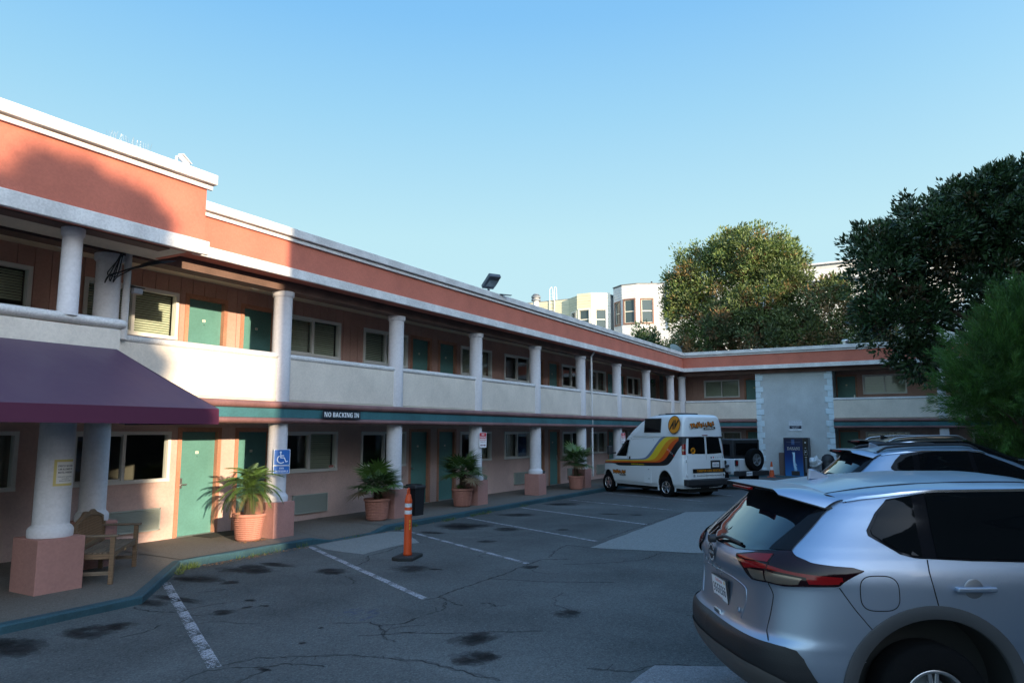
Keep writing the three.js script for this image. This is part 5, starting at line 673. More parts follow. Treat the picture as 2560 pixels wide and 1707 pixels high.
  side('lettering', 1.24, 1.013, 1.02, .06, dcl(512, 32, (g) => { g.fillStyle = '#d9c21a'; g.font = 'bold 32px sans-serif'; g.textBaseline = 'middle'; g.textAlign = 'center'; g.fillText('CAMPER VAN RENTALS', 256, 17, 500); }), .014);
  const logo = (g, w, h) => { g.textAlign = 'center'; [...'TRAVELLERS'].forEach((c, i) => { g.save(); g.translate(w * (.075 + i * .094), h * (.46 + (i % 2 ? -.05 : .05) - i * .006)); g.rotate((i % 3 - 1) * .12); g.font = `bold ${h * (i === 0 || i === 3 ? .62 : .5)}px sans-serif`; g.lineWidth = h * .12; g.strokeStyle = '#1a1208'; g.lineJoin = 'round'; g.strokeText(c, 0, h * .18); g.fillStyle = '#ef8a1d'; g.fillText(c, 0, h * .18); g.restore(); }); g.fillStyle = '#1a1208'; g.fillRect(w * .52, h * .74, w * .46, h * .22); g.fillStyle = '#f4f4f4'; g.font = `bold ${h * .18}px sans-serif`; g.fillText('AUTOBARN.com', w * .75, h * .915, w * .43); };
  side('lettering', 2.23, .70, .74, .24, dcl(512, 166, logo), .014);
  side('roof_window', .53, 2.33, .77, .42, M.carGlass, .03, H, -.12);
  { const g = rbox(-.41, .41, -.24, .24, -.012, .012, .01); g.rotateX(.12); const p = H.side(.53, 2.33, -1); P('roof_window_frame', g.translate(.53, 2.33, p.z - .012), M.blackPlastic); }
  const av = (bg) => dcl(256, 256, (g) => { g.fillStyle = '#15110a'; g.beginPath(); g.arc(128, 128, 126, 0, 7); g.fill(); g.fillStyle = bg; g.beginPath(); g.arc(128, 128, 116, 0, 7); g.fill(); g.strokeStyle = '#15110a'; g.lineWidth = 27; g.lineJoin = 'miter'; g.lineCap = 'butt'; g.beginPath(); g.moveTo(42, 192); g.lineTo(104, 96); g.lineTo(112, 192); g.stroke(); g.beginPath(); g.moveTo(140, 62); g.lineTo(148, 158); g.lineTo(212, 62); g.stroke(); });
  side('emblem', -.54, 2.345, .57, .60, av('#d8881c'), .05, H, -.13);
  // side window, door lines, service hatch
  const sw = P('side_window', patch([[1.70, 1.84], [1.9, 1.83], [2.12, 1.78], [2.35, 1.62], [2.62, 1.34]], [[1.84, 1.28], [2.0, 1.27], [2.2, 1.27], [2.45, 1.27], [2.66, 1.27]], L, .006, 24, 10), M.carGlass);
  P('side_window', patch([[1.70, 1.84], [1.9, 1.83], [2.12, 1.78], [2.35, 1.62], [2.62, 1.34]], [[1.84, 1.28], [2.0, 1.27], [2.2, 1.27], [2.45, 1.27], [2.66, 1.27]], (a, h) => S.side(a, h, 1), .006, 24, 10), M.carGlass);
  P('panel_gap', join([seamTube([[1.62, 1.9], [1.74, 1.62], [1.80, 1.2], [1.80, .40]], L, .004), seamTube([[2.72, 1.2], [2.60, .8], [2.56, .42]], L, .004), seamTube([[1.56, 1.87], [.6, 1.9], [.5, 1.86], [.56, 1.22]], L, .003), seamTube([[-.9, 1.98], [.5, 1.97], [1.9, 1.95]], L, .005), seamTube([[1.56, 1.87], [1.62, 1.24]], L, .003)]), M.seam);
  const hatch = P('service_hatch', rbox(-.18, .18, -.27, .27, -.006, .006, .005).translate(.75, .67, S.side(.75, .67, -1).z - .004), white); P('hatch_lock', join([rbox(-.03, .03, -.012, .012, -.004, .008, .003).translate(.68, .86, S.side(.7, .8, -1).z - .014), rbox(-.03, .03, -.012, .012, -.004, .008, .003).translate(.68, .55, S.side(.7, .55, -1).z - .014)]), M.greyBlue, hatch);
  P('door_handle', rbox(-.03, .03, -.05, .05, -.02, .02, .01).translate(1.66, 1.22, S.side(1.66, 1.2, -1).z - .015), M.blackPlastic);
  for (const s of [-1, 1]) P('mirror', join([rbox(-.07, .07, -.14, .16, -.09, .09, .03, 2).translate(2.58, 1.45, s * 1.12), rbox(-.03, .03, -.03, .03, -.14, .14, .01).translate(2.6, 1.36, s * .98)]), M.blackPlastic);
  P('stickers', plateGeo(.5, .12, .001).rotateZ(-.62).rotateY(Math.PI).translate(-.42, 1.42, S.side(-.4, 1.4, -1).z - .014), dcl(256, 64, (g) => { g.fillStyle = '#e9e9e9'; ['☮', '♥', '❖', '▬', '☺', '✿'].forEach((c, i) => { g.fillStyle = i === 4 ? '#e23b2e' : '#e9e9e9'; if (i === 4) { g.beginPath(); g.arc(20 + i * 42 - 6, 28, 8, 0, 7); g.arc(20 + i * 42 + 6, 28, 8, 0, 7); g.fill(); g.beginPath(); g.moveTo(20 + i * 42 - 14, 31); g.lineTo(20 + i * 42, 50); g.lineTo(20 + i * 42 + 14, 31); g.fill(); } else { g.lineWidth = 4; g.strokeStyle = '#e9e9e9'; g.beginPath(); if (i % 2) g.rect(10 + i * 42, 22, 20, 18); else g.arc(20 + i * 42, 32, 12, 0, 7); g.stroke(); } }); }));
  // rear doors
  const R = (w, h) => S.rear(w, h), rp = (n, w, h, ww, hh, m, lift = .01, surf = S) => { const g = plateGeo(ww, hh, .002).rotateY(-Math.PI / 2), q = surf.rear(w, h); return P(n, g.translate(q.x - lift, h, w), m); };
  P('rear_surround', patch([[-.905, 1.975], [-.6, 2.03], [0, 2.045], [.6, 2.03], [.905, 1.975]], [[-.925, 1.78], [-.83, 1.90], [0, 1.965], [.83, 1.90], [.925, 1.78]], R, .012, 40, 6), M.blackPlastic);
  P('rear_window', patch([[-.70, 1.93], [-.3, 1.95], [-.02, 1.95]], [[-.76, 1.42], [-.3, 1.40], [-.02, 1.40]], R, .006, 16, 10), M.carGlass); P('rear_window', patch([[.06, 1.95], [.3, 1.95], [.66, 1.93]], [[.06, 1.40], [.3, 1.40], [.76, 1.42]], R, .006, 16, 10), M.carGlass);
  for (const s of [1, -1]) { const t = (a, h) => S.byT(a, h, s), lp = P('tail_light', patch([[3.7, 1.72], [4.6, 1.72], [5.7, 1.70]], [[3.7, 1.38], [4.6, 1.38], [5.7, 1.38]], t, .012, 12, 8), M.lampRed); P('reverse_light', patch([[3.8, 1.56], [4.6, 1.56], [5.5, 1.55]], [[3.8, 1.50], [4.6, 1.50], [5.5, 1.50]], t, .016, 12, 3), M.lampClear, lp); P('corner_trim', patch([[3.5, 1.92], [4.6, 1.92], [6.2, 1.93]], [[3.7, 1.72], [4.6, 1.72], [5.7, 1.71]], t, .011, 12, 6), M.blackPlastic); }
  P('panel_gap', join([seamTube([[.02, 1.96], [.02, 1.3], [.02, .62]], R, .004), seamTube([[-.78, 1.36], [-.80, 1.0], [-.80, .62]], R, .003), seamTube([[.78, 1.36], [.80, 1.0], [.80, .62]], R, .003)]), M.seam);
  rp('lettering', .12, .865, 1.46, .13, print(512, 46, (g) => { g.fillStyle = '#0d0b08'; g.fillRect(0, 0, 512, 46); g.fillStyle = '#d98a1c'; g.font = 'bold 38px sans-serif'; g.textAlign = 'center'; g.fillText('CAMPER VAN RENTALS', 266, 37, 450); }));
  rp('lettering', .12, .71, 1.46, .09, dcl(1024, 64, (g) => { g.fillStyle = '#20242c'; g.font = 'bold 40px sans-serif'; g.textAlign = 'center'; g.fillText('#travellersautobarn #thejourney #vanlife', 520, 46, 800); g.lineWidth = 6; g.strokeStyle = '#20242c'; g.strokeRect(20, 8, 46, 46); g.beginPath(); g.arc(43, 31, 11, 0, 7); g.stroke(); g.fillRect(950, 6, 50, 52); g.fillStyle = '#f0f0f0'; g.font = 'bold 46px sans-serif'; g.fillText('f', 980, 54); }));
  const lp = rp('licence_plate', .42, 1.05, .31, .155, print(256, 128, (g) => { g.fillStyle = '#dcdee2'; g.fillRect(0, 0, 256, 128); g.fillStyle = '#c4262e'; g.font = 'italic bold 24px serif'; g.textAlign = 'center'; g.fillText('California', 128, 28); g.fillStyle = '#1d2440'; g.font = 'bold 62px sans-serif'; g.fillText('12M9102', 128, 96, 230); }), .022); P('plate_frame', rbox(-.008, .008, -.14, .14, -.22, .22, .02).translate(R(.42, 1.05).x - .010, 1.05, .42), M.blackPlastic);
  rp('stickers', .50, 1.28, .6, .08, dcl(256, 34, (g) => { ['#1c2b5a', '#c8202a', '#7fae8e', '#8c8f94', '#777', '#333'].forEach((c, i) => { g.fillStyle = c; g.beginPath(); if (i === 1) { g.arc(56, 13, 8, 0, 7); g.arc(68, 13, 8, 0, 7); g.moveTo(49, 17); g.lineTo(62, 31); g.lineTo(75, 17); } else g.arc(18 + i * 44, 17, i < 2 ? 12 : 7, 0, 7); g.fill(); }); }));
  rp('emblem', -.56, 1.51, .22, .22, av('#d8881c'), .014);
  { const g = plateGeo(1.16, .30, .001).rotateZ(.06).rotateY(-Math.PI / 2).rotateZ(-.08), q = H.rear(-.05, 2.31); P('lettering', g.translate(q.x - .03, 2.32, -.08), dcl(768, 200, logo)); }
  P('rear_bumper', join([rbox(-1.12, -.93, .40, .60, -.97, .97, .03, 2), rbox(-1.13, -.95, .42, .585, -.5, .5, .02)]), M.blackPlastic); P('step_pad', rbox(-1.11, -.98, .60, .607, -.7, .7, .002), M.rubber);
  P('door_hinge', join([.75, 1.2].flatMap((h) => [-.84, .84].map((w) => rbox(-.02, .02, -.04, .04, -.03, .03, .008).translate(R(w, h).x - .008, h, w)))), white); P('brake_light', rbox(-.015, .015, -.012, .012, -.12, .12, .005).translate(R(0, 2.0).x - .02, 2.005, 0), M.lampRed);
  P('windscreen', patch([[-.6, 1.93], [0, 1.95], [.6, 1.93]], [[-.75, 1.27], [0, 1.27], [.75, 1.27]], (w, h) => S.front(w, h), .006, 24, 12), M.carGlass); P('grille', patch([[-.6, .98], [0, .98], [.6, .98]], [[-.6, .7], [0, .7], [.6, .7]], (w, h) => S.front(w, h), .006, 20, 5), M.blackPlastic);
}
// ---------------------------------------------------------------- white off-roader with a black hard top
{
  const j = thing('off_roader', 'white boxy off-roader with black hard top and spare wheel beside the camper van', 'car', [17.95, .05, 4.75], 60.96 * Math.PI / 180), P = (n, g, m, par = j) => mesh(n, g, m, par), wh = mat({ color: C(.70, .73, .76), roughness: .35, clearcoat: .5 });
  P('body', join([rbox(-.62, 2.9, .62, 1.12, -.78, .78, .05, 3), rbox(-.72, -.5, .55, 1.12, -.76, .76, .04, 2), rbox(2.3, 3.2, .7, 1.13, -.6, .6, .06, 2)]), wh);
  for (const s of [1, -1]) P('fender', rbox(-.5, .5, .82, .9, s > 0 ? .7 : -.93, s > 0 ? .93 : -.7, .03, 2), M.cladding);
  const top = P('hard_top', join([rbox(-.66, 1.35, 1.12, 1.84, -.72, .72, .07, 3)]), mat({ color: C(.02, .02, .022), roughness: .5 })); P('rear_window', rbox(-.675, -.65, 1.25, 1.70, -.58, .58, .02), M.carGlass, top); for (const s of [1, -1]) P('side_window', rbox(-.5, .5, 1.22, 1.66, s * .70 - .028, s * .70 + .028, .02), M.carGlass, top);
  P('windscreen', rbox(1.4, 1.46, 1.12, 1.78, -.66, .66, .02), M.carGlass);
  const W = wheelGeo(.41, .26, .22); for (const s of [1, -1]) { addWheel(j, W, 0, .41, s * .80, s, M.blackPlastic); addWheel(j, W, 2.46, .41, s * .80, s, M.blackPlastic); }
  const sp = addWheel(j, W, -.86, 1.08, .16, 1, M.greyBlue); sp.name = 'spare_wheel'; sp.rotation.y = -Math.PI / 2;
  P('spare_carrier', rbox(-.78, -.72, .95, 1.2, .02, .3, .02), M.blackPlastic);
  P('bumper', rbox(-.98, -.72, .50, .68, -.82, .82, .03, 2), M.blackPlastic);
  for (const s of [1, -1]) P('tail_light', join([rbox(-.76, -.70, .86, 1.08, s * .66 - .075, s * .66 + .075, .015)]), M.blackPlastic), P('red_lens', rbox(-.77, -.75, .90, 1.04, s * .66 - .045, s * .66 + .045, .01), M.lampRed);
  P('fuel_cap', cyl(.08, .08, .03, 20).rotateX(Math.PI / 2).translate(-.3, .98, -.795), M.blackPlastic); P('licence_plate', plateGeo(.31, .155, .01).rotateY(-Math.PI / 2).translate(-.985, .59, -.28), print(128, 64, (g) => { g.fillStyle = '#dcdee2'; g.fillRect(0, 0, 128, 64); g.fillStyle = '#30364a'; g.font = 'bold 32px sans-serif'; g.textAlign = 'center'; g.fillText('9NC2N1', 64, 46, 110); }));
  P('gate_gap', join([bar([-.725, .66, -.52], [-.725, 1.1, -.52], .004), bar([-.725, .66, .52], [-.725, 1.1, .52], .004)]), M.seam);
}
// ---------------------------------------------------------------- things along the walkway and in the yard
{ // slatted bench
  const b = thing('bench', 'weathered teak bench with arched slatted back on the porch', 'bench', [-3.95, .118, .97], Math.PI / 4); M.teak = mat({ color: C(.36, .22, .125), map: T.wood, roughness: .8 }); M.teakGrey = mat({ color: C(.34, .25, .175), map: T.wood, roughness: .85 });
  const P = (n, g, m = M.teak) => mesh(n, g, m, b), W = .66;
  for (const s of [-1, 1]) { P('leg', rbox(s * W - .03, s * W + .03, 0, .62, .2, .26, .006)); P('leg', rbox(s * W - .03, s * W + .03, 0, .70, -.26, -.2, .006)); P('armrest', rbox(s * W - .04, s * W + .04, .62, .65, -.24, .3, .01), M.teakGrey); P('side_rail', rbox(s * W - .018, s * W + .018, .33, .40, -.2, .2, .004)); P('stretcher', rbox(s * W - .015, s * W + .015, .12, .17, -.2, .2, .004), M.teakGrey); }
  P('front_rail', (() => { const sh = new THREE.Shape(); sh.moveTo(-W, .40); sh.lineTo(W, .40); sh.lineTo(W, .32); sh.quadraticCurveTo(0, .40, -W, .32); return uvm(new THREE.ExtrudeGeometry(sh, { depth: .03, bevelEnabled: false }).translate(0, 0, .205)); })());
  for (let i = 0; i < 7; i++) P('seat_slat', rbox(-W, W, .40, .42, -.19 + i * .062, -.138 + i * .062, .004), M.teakGrey);
  for (let i = 0; i < 19; i++) { const x = -.57 + i * .0633, top = .79 + .11 * Math.cos(x * 2.2); const g = rbox(-.011, .011, .44, top, -.008, .008, .003); g.rotateX(-.1); P('back_slat', g.translate(x, 0, -.17)); }
  P('back_rail', rbox(-W, W, .42, .48, -.235, -.205, .005));
  P('crest_rail', (() => { const sh = new THREE.Shape(); sh.moveTo(-W, .66); for (let i = 0; i <= 30; i++) { const x = -W + 2 * W * i / 30; sh.lineTo(x, .77 + .13 * Math.cos(x * 2.2) + (Math.abs(Math.abs(x) - .2) < .12 ? .03 * Math.cos((Math.abs(x) - .2) * 13) : 0)); } sh.lineTo(W, .66); for (let i = 30; i >= 0; i--) { const x = -W + 2 * W * i / 30; sh.lineTo(x, Math.abs(x) > .6 ? .66 : .775 + .105 * Math.cos(x * 2.2) - .03); } const g = new THREE.ExtrudeGeometry(sh, { depth: .035, bevelEnabled: true, bevelSize: .004, bevelThickness: .004, bevelSegments: 1 }); g.rotateX(-.1); return uvm(g.translate(0, 0, -.19)); })());
  mesh('brass_plaque', rbox(-.05, .05, .35, .375, .238, .241, .001), mat({ color: C(.55, .42, .16), metalness: .8, roughness: .35 }), b);
}
{ // orange delineator post
  const p = thing('delineator_post', 'orange plastic channelizer post with two white bands on a black base', 'traffic post', [-.32, gy(3.55), 3.55], .3), or = mat({ color: C(.62, .075, .012), roughness: .5, bumpMap: T.soft, bumpScale: .004 }), wb = mat({ color: C(.68, .70, .72), roughness: .4, map: T.worn });
  mesh('base', poly([[-.24, -.17], [.24, -.17], [.29, -.05], [.24, .17], [-.24, .17], [-.29, .05]], .035, .012).rotateX(-Math.PI / 2).translate(0, .012, 0), M.rubber, p);
  mesh('post', lathe([[.0, .05], [.075, .05], [.075, .09], [.068, .11], [.062, .70], [.067, .71], [.067, .725], [.058, .73], [.058, .80], [.065, .81], [.065, .835], [.057, .845], [.057, .915], [.064, .92], [.064, .965], [.055, .985], [.045, 1.03], [.042, 1.06], [0, 1.06]], 28), or, p);
  for (const y of [.735, .85]) mesh('reflective_band', cyl(.0605, .0595, .062, 28, 0, y, 0), wb, p);
  mesh('handle', join([tube([[-.035, 1.05, 0], [-.042, 1.10, 0], [-.03, 1.145, 0], [0, 1.155, 0], [.03, 1.145, 0], [.042, 1.10, 0], [.035, 1.05, 0]], .014, 8, 30)]), or, p);
  [...'GFF'].forEach((c, i) => { const g = glyph(c, .045); mesh('letter', g.translate(0, 0, .0).rotateY(-.7).translate(-.043, .62 - i * .06, .049), mat({ color: C(.75, .42, .04), roughness: .6 }), p); });
}
const binM = mat({ color: C(.012, .012, .015), roughness: .45 });
{ const t = thing('litter_bin', 'black square litter bin behind the orange post', 'bin', [4.28, .118, .13]); mesh('body', (() => { const g = new THREE.CylinderGeometry(.27, .24, .66, 4, 1).rotateY(Math.PI / 4).translate(0, .33, 0); return uvm(toCreasedNormals(g, .3)); })(), binM, t); mesh('rim', rbox(-.22, .22, .64, .72, -.22, .22, .03, 2), M.blackPlastic, t); mesh('bag_edge', lathe([[.2, .72], [.215, .735], [.2, .745]], 20), M.dark, t); }
{ const t = thing('litter_bin', 'black round litter bin half hidden behind a column plinth', 'bin', [11.38, .118, -.15]); mesh('body', lathe([[0, 0], [.2, 0], [.22, .66], [.235, .68], [.235, .74], [0, .75]], 24), binM, t); }
{ const t = thing('litter_bin', 'dome-topped black bin beside the vending machine', 'bin', [25.9, .05, 7.15]); mesh('body', lathe([[0, 0], [.26, 0], [.28, .75], [0, .76]], 24), binM, t); mesh('lid', lathe([[.29, .76], [.29, .8], [.24, .98], [.12, 1.08], [0, 1.1]], 24), M.blackPlastic, t); }
{ const g = new THREE.IcosahedronGeometry(.26, 4), p = g.attributes.position; for (let i = 0; i < p.count; i++) { const x = p.getX(i), y = p.getY(i), z = p.getZ(i), k = 1 + .18 * Math.sin(x * 19 + z * 7) * Math.cos(y * 23 + x * 5) + .1 * Math.sin(z * 31); p.setXYZ(i, x * k, (y + .2) * k * .95, z * k); } g.computeVertexNormals(); const m = mesh('refuse_bag', uvm(g), mat({ color: C(.66, .7, .74), roughness: .35 })); m.position.set(25.75, .55, 6.62); tag(m, 'crumpled white plastic bag between vending machine and bin', 'bag'); const c = thing('crate', 'grey plastic crate under the white bag', 'crate', [25.75, .05, 6.62]); mesh('box', rbox(-.25, .25, .0, .34, -.2, .2, .02), M.greyBlue, c); }
{ // drinks machine
  const v = thing('vending_machine', 'navy bottled-water vending machine against the stair tower', 'vending machine', [25.72, .05, 5.28]);
  mesh('cabinet', rbox(0, .72, 0, 1.83, 0, 1.08, .02, 2), mat({ color: C(.012, .016, .03), roughness: .4 }), v);
  mesh('front_panel', plateGeo(.80, 1.72, .01).rotateY(-Math.PI / 2).translate(-.004, .92, .43), print(512, 1100, (g) => { const gr = g.createLinearGradient(0, 0, 0, 1100); gr.addColorStop(0, '#0a1836'); gr.addColorStop(.45, '#12306c'); gr.addColorStop(1, '#2d76b8'); g.fillStyle = gr; g.fillRect(0, 0, 512, 1100); g.fillStyle = 'rgba(110,150,200,.5)'; g.fillRect(200, 20, 90, 150); g.fillStyle = 'rgba(150,150,160,.5)'; g.fillRect(60, 95, 390, 12); g.fillStyle = '#d9d6c4'; g.font = '118px serif'; g.textAlign = 'center'; g.fillText('DASANI', 256, 330, 360); g.strokeStyle = 'rgba(190,225,245,.75)'; for (let i = 0; i < 40; i++) { g.lineWidth = rr(2, 9); g.beginPath(); g.moveTo(230 + rr(-20, 60), 400); g.bezierCurveTo(300 + rr(-40, 40), 520, 200 + rr(-30, 40), 640, 290 + rr(-30, 50), 760 + rr(0, 260)); g.stroke(); } }, { roughness: .25 }), v);
  mesh('delivery_slot', rbox(-.02, .03, .10, .30, .3, .66, .01), M.dark, v);
  mesh('control_strip', plateGeo(.20, 1.72, .01).rotateY(-Math.PI / 2).translate(-.004, .92, .955), print(128, 1100, (g) => { g.fillStyle = '#05070c'; g.fillRect(0, 0, 128, 1100); g.strokeStyle = '#c9d2da'; g.lineWidth = 5; g.strokeRect(28, 330, 76, 140); g.fillStyle = '#c9d2da'; g.beginPath(); g.arc(64, 110, 22, 0, 7); g.fill(); g.fillRect(46, 260, 36, 16); g.fillRect(50, 370, 30, 30); g.fillStyle = '#5a646e'; g.fillRect(40, 560, 50, 420); g.fillStyle = '#e8e2d8'; g.fillRect(36, 530, 62, 12); }, { roughness: .3 }), v);
  const c = thing('cabinet', 'narrow brown cabinet left of the vending machine', 'cabinet', [26.0, .05, 5.0]); mesh('box', rbox(0, .45, 0, 1.12, 0, .24, .01), mat({ color: C(.14, .09, .08), roughness: .6 }), c);
}
{ const t = thing('traffic_cone', 'orange traffic cone beside the narrow brown cabinet', 'traffic cone', [25.6, .05, 4.72]); const or = mat({ color: C(.62, .09, .02), roughness: .5 }); mesh('base', rbox(-.18, .18, 0, .03, -.18, .18, .008), or, t); mesh('cone', lathe([[.13, .03], [.03, .70], [.02, .71], [0, .71]], 20), or, t); mesh('reflective_band', lathe([[.0885, .33], [.066, .48]], 20), mat({ color: C(.7, .7, .7), roughness: .4 }), t); }
// ---------------------------------------------------------------- signs
function sign(name, label, pos, turn, w, h, m, r = .015, back = M.steel) { const t = thing(name, label, 'sign', pos, turn); mesh('plate', plateGeo(w, h, r).translate(0, 0, .003), m, t); mesh('back_plate', rbox(-w / 2, w / 2, -h / 2, h / 2, -.002, .0, .0008), back, t); return t; }
sign('warning_sign', 'black NO BACKING IN sign on the teal balcony band', [1.47, 2.512, .318], 0, 1.16, .172, print(1024, 152, (g) => { g.fillStyle = '#1c222c'; g.fillRect(0, 0, 1024, 152); g.fillStyle = '#eceef0'; g.font = 'bold 124px sans-serif'; g.textAlign = 'center'; g.fillText('NO BACKING IN', 512, 121, 960); }), .004);
{
  const a = sign('accessible_parking_sign', 'blue wheelchair parking sign on the column by the sunlit palm', [-.09, 1.655, .235], -.62, .31, .31, print(512, 512, (g) => { g.fillStyle = '#e8edf3'; g.fillRect(0, 0, 512, 512); g.fillStyle = '#1565b8'; g.beginPath(); g.roundRect(14, 14, 484, 484, 30); g.fill(); g.strokeStyle = '#eef2f6'; g.lineWidth = 30; g.lineCap = 'round'; g.lineJoin = 'round'; g.fillStyle = '#eef2f6'; g.beginPath(); g.arc(215, 95, 33, 0, 7); g.fill(); g.beginPath(); g.moveTo(215, 140); g.lineTo(222, 270); g.lineTo(330, 270); g.lineTo(385, 400); g.lineTo(430, 385); g.stroke(); g.beginPath(); g.moveTo(222, 205); g.lineTo(310, 205); g.stroke(); g.beginPath(); g.arc(235, 320, 120, -2.1, .9, true); g.stroke(); }), .02);
  const b = sign('accessible_parking_sign', 'blue VAN ACCESSIBLE plate under the wheelchair sign', [-.09, 1.415, .235], -.62, .31, .155, print(512, 256, (g) => { g.fillStyle = '#e8edf3'; g.fillRect(0, 0, 512, 256); g.fillStyle = '#1565b8'; g.beginPath(); g.roundRect(12, 12, 488, 232, 26); g.fill(); g.fillStyle = '#eef2f6'; g.textAlign = 'center'; g.font = 'bold 80px sans-serif'; g.fillText('VAN', 256, 108, 150); g.fillText('ACCESSIBLE', 256, 205, 420); }), .02);
}
const noPark = print(256, 384, (g) => { g.fillStyle = '#e6e2e4'; g.fillRect(0, 0, 256, 384); g.fillStyle = '#c02a34'; g.fillRect(12, 12, 232, 150); g.fillStyle = '#f3eef0'; g.font = 'bold 62px sans-serif'; g.textAlign = 'center'; g.fillText('NO', 128, 76, 200); g.fillText('PARKING', 128, 144, 215); g.fillStyle = '#c02a34'; g.font = 'bold 40px sans-serif'; g.fillText('UNAUTHORIZED', 128, 210, 220); g.fillStyle = '#7a3a50'; g.fillText('VEHICLES', 128, 254, 200); g.fillRect(60, 318, 136, 16); g.beginPath(); g.moveTo(30, 326); g.lineTo(70, 300); g.lineTo(70, 352); g.fill(); g.beginPath(); g.moveTo(226, 326); g.lineTo(186, 300); g.lineTo(186, 352); g.fill(); });
sign('no_parking_sign', 'red and white no parking sign on the column behind the third palm', [7.27 + .02, 1.92, .24], -.3, .27, .43, noPark);
sign('no_parking_sign', 'red and white no parking sign peeping out above the van bonnet', [5 * S + .02, 1.9, .24], -.3, .27, .43, noPark);
{ const t = thing('paper_notice', 'paper notice taped with yellow tape to the porch column', 'notice', [-4.87, 1.62, 1.2]); const arc = (r, h, a0, a1) => { const g = new THREE.CylinderGeometry(r, r, h, 16, 1, true, a0, a1 - a0); return g; }; mesh('tape', arc(.2205, .34, -.55, .62), mat({ color: C(.62, .50, .18), roughness: .7 }), t); mesh('sheet', arc(.2225, .28, -.40, .62), print(256, 256, (g) => { g.fillStyle = '#d9d5d0'; g.fillRect(0, 0, 256, 256); g.fillStyle = '#23222a'; g.textAlign = 'center'; g.font = 'bold 30px sans-serif'; g.fillText('STRICTLY NO FOOD', 128, 60, 230); g.fillText('CAR ALLOWED IN', 128, 98, 220); g.fillText('MOTEL PARKING', 128, 136, 220); g.font = '18px sans-serif'; g.fillText('Parking only for registered guests', 128, 182, 220); g.fillText('no exceptions', 128, 206); g.fillText('Vehicles will be towed', 128, 230, 200); }, { roughness: .8 }), t); }
{ const s = sign('towing_notice', 'white PRIVATE PROPERTY towing notice on the stair tower', [26.485, 2.44, 5.73], -Math.PI / 2, .60, .50, print(384, 320, (g) => { g.fillStyle = '#dfe5ec'; g.fillRect(0, 0, 384, 320); g.strokeStyle = '#44506a'; g.lineWidth = 5; g.strokeRect(8, 8, 368, 304); g.fillStyle = '#2a3856'; g.textAlign = 'center'; g.font = 'bold 38px sans-serif'; g.fillText('PRIVATE PROPERTY', 192, 52, 340); g.font = 'bold 22px sans-serif'; g.fillText('UNAUTHORIZED VEHICLES OR VESSELS', 192, 88, 340); g.fillText('NOT DISPLAYING PERMITS WILL BE', 192, 116, 330); g.fillText('TOWED AWAY AT OWNER\'S EXPENSE', 192, 144, 330); g.fillStyle = '#16203a'; g.fillRect(20, 160, 344, 96); g.fillStyle = '#dfe5ec'; g.font = 'bold 26px sans-serif'; g.fillText('24 HOUR TOWING', 192, 196, 300); g.fillText('(415) 553-0123', 192, 236, 300); g.fillStyle = '#2a3856'; g.font = 'bold 20px sans-serif'; g.fillText('C.V.C. 22658 (a)', 192, 288); }), .006); }
{ const m = mesh('window_sticker', plateGeo(.17, .07, .004), print(128, 52, (g) => { g.fillStyle = '#e4dcd4'; g.fillRect(0, 0, 128, 52); g.fillStyle = '#b0362c'; g.fillRect(4, 4, 120, 18); g.fillRect(10, 28, 108, 6); g.fillRect(10, 40, 100, 6); })); m.position.set(3.05, 1.31, WALL - .022); tag(m, 'small red and white sticker in a ground-floor window corner', 'sticker'); }
// ---------------------------------------------------------------- fittings on the building
{ const f = thing('floodlight', 'dark floodlight on a bracket above the long parapet', 'floodlight', [7.3, 6.14, .42], -.5); const h = new THREE.Group(); const hd = rbox(-.19, .19, -.055, .06, -.27, .27, .015); mesh('housing', hd.rotateX(-.55).translate(0, .33, .12), mat({ color: C(.07, .085, .11), roughness: .5 }), f); mesh('lens', plateGeo(.3, .26, .01).rotateX(Math.PI / 2).rotateX(-.55).translate(0, .318, .2).translate(0, -.065, -.0), mat({ color: C(.22, .27, .30), roughness: .15 }), f); mesh('bracket', join([bar([0, 0, 0], [0, .2, -.05], .035), bar([0, .18, -.05], [0, .28, .02], .04)]), mat({ color: C(.07, .085, .11), roughness: .5 }), f); mesh('base', rbox(.35, .75, 0, .02, -.05, .05, .004), M.greyBlue, f); }
{ const c = thing('security_camera', 'white bullet camera on the porch cornice', 'camera', [-3.66, 6.2, 1.6], .35); const wm = mat({ color: C(.75, .75, .76), roughness: .4 }); mesh('bracket', join([cyl(.04, .04, .03, 12), tube([[0, .02, 0], [.0, .1, 0], [.06, .13, 0]], .018, 8)]), wm, c); mesh('housing', join([cyl(.04, .04, .2, 14).rotateZ(-1.9).translate(.08, .14, 0), rbox(-.1, .14, -.006, .006, -.05, .05, .004).rotateZ(-.35).translate(.2, .155, 0)]), wm, c); mesh('lens', cyl(.03, .03, .012, 14).rotateZ(-1.9).translate(.27, .073, 0), M.dark, c); }
{ const c = thing('security_camera', 'dark camera hung by the second porch column', 'camera', [-3.3, 4.42, .22]); mesh('bracket', bar([-.12, .1, -.08], [0, .06, 0], .02), M.blackPlastic, c); mesh('housing', rbox(-.06, .1, -.05, .05, -.05, .05, .02, 2), mat({ color: C(.3, .3, .33), roughness: .4 }), c); mesh('hood', rbox(-.07, .13, .05, .065, -.06, .06, .005), M.dark, c); mesh('lens', cyl(.03, .03, .02, 12).rotateZ(-1.57).translate(.1, 0, 0), M.dark, c); }
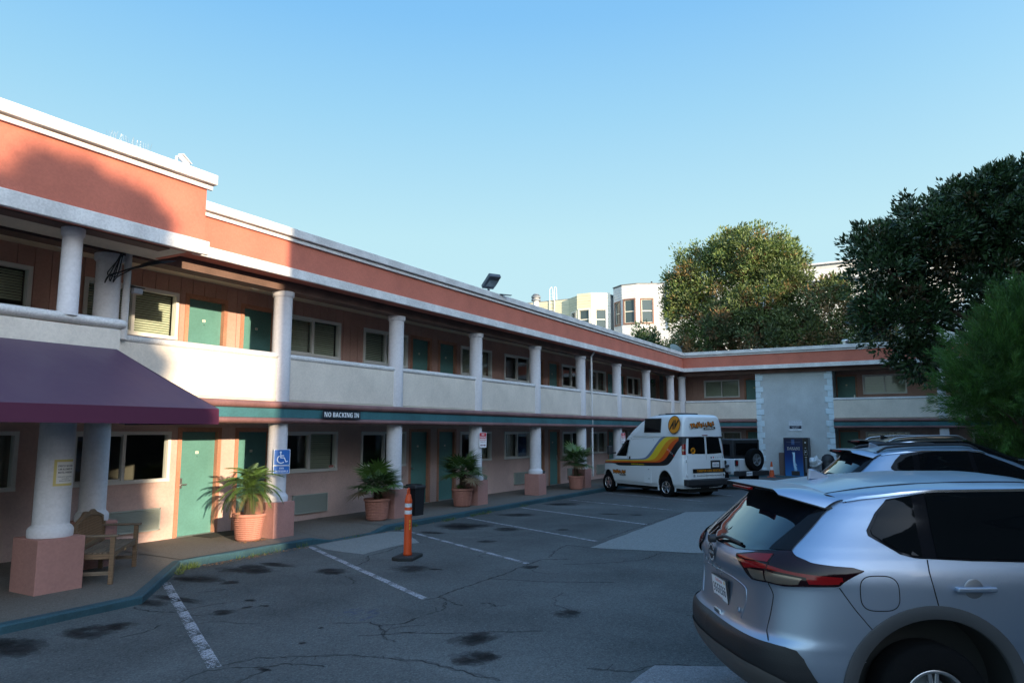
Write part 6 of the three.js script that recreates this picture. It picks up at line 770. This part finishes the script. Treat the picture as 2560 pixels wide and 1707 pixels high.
{ const sp = thing('bird_spikes', 'thin steel bird spikes on the porch cornice', 'bird spikes', [-4.75, 6.2, 1.62]); const L = []; for (let i = 0; i < 30; i++) L.push(bar([i * .022, 0, 0], [i * .022 + rr(-.03, .03), .13, rr(-.06, .06)], .0016, 4)); mesh('spike_row', join(L), M.steel, sp).userData.kind = 'stuff'; mesh('strip', rbox(-.02, .68, 0, .006, -.012, .012, .001), M.steel, sp); }
{ const d = thing('satellite_dish', 'grey satellite dish on the roof at the inner corner', 'satellite dish', [27.6, 5.75, -.35], .9); const g = lathe([[0, 0], [.12, .008], [.24, .03], [.34, .065], [.355, .07], [.345, .072]], 32); g.scale(1.15, 1, 1).rotateX(.75); mesh('reflector', g.translate(0, .78, 0), mat({ color: C(.50, .58, .6), roughness: .5, side: THREE.DoubleSide }), d); mesh('mast', bar([0, 0, 0], [0, .8, 0], .03), M.steel, d); mesh('feed_arm', join([bar([0, .6, .1], [0, .95, .42], .014), rbox(-.06, .06, -.03, .03, -.04, .04, .01).translate(0, .98, .42)]), M.dark, d); }
{ const v = thing('roof_vent', 'small galvanised vent standing on the far wing roof', 'vent', [26.9, 5.75, 8.05]); mesh('pipe', cyl(.11, .11, .62, 14), M.steel, v); mesh('cap', lathe([[.15, .6], [.16, .68], [.12, .72], [0, .73]], 14), M.steel, v); }
for (const [x, y, u] of [[.0, 5.205, 'upper'], [0, 2.5, 'lower'], [7.27, 5.205, 'upper'], [7.27, 2.5, 'lower'], [14.54, 5.205, 'upper'], [-3.9, 5.205, 'upper']]) { const where = x < -1 ? 'over the porch balcony' : x < 1 ? 'nearest the blue sign column' : x < 8 ? 'near the third palm' : 'towards the corner'; const l = thing('ceiling_light', `white domed ceiling light on the ${u} walkway ${where}`, 'light fitting', [x - .06, y, -.75], 0, 'walkway ceiling lights'); mesh('shade', lathe([[.15, 0], [.15, -.02], [.12, -.07], [.06, -.1], [0, -.105]], 20), mat({ color: C(.72, .70, .66), roughness: .4 }), l); mesh('base', cyl(.16, .16, .015, 20, 0, -.015, 0), M.frame, l); }
{ const d = thing('door_mat', 'dark mat in front of the sunlit ground-floor door', 'mat', [-.35, .121, -1.1]); mesh('pad', rbox(-.45, .45, 0, .012, -.28, .28, .004), mat({ color: C(.03, .028, .025), roughness: 1, bumpMap: T.grit, bumpScale: .01 }), d); }
renderer.render(scene, camera);
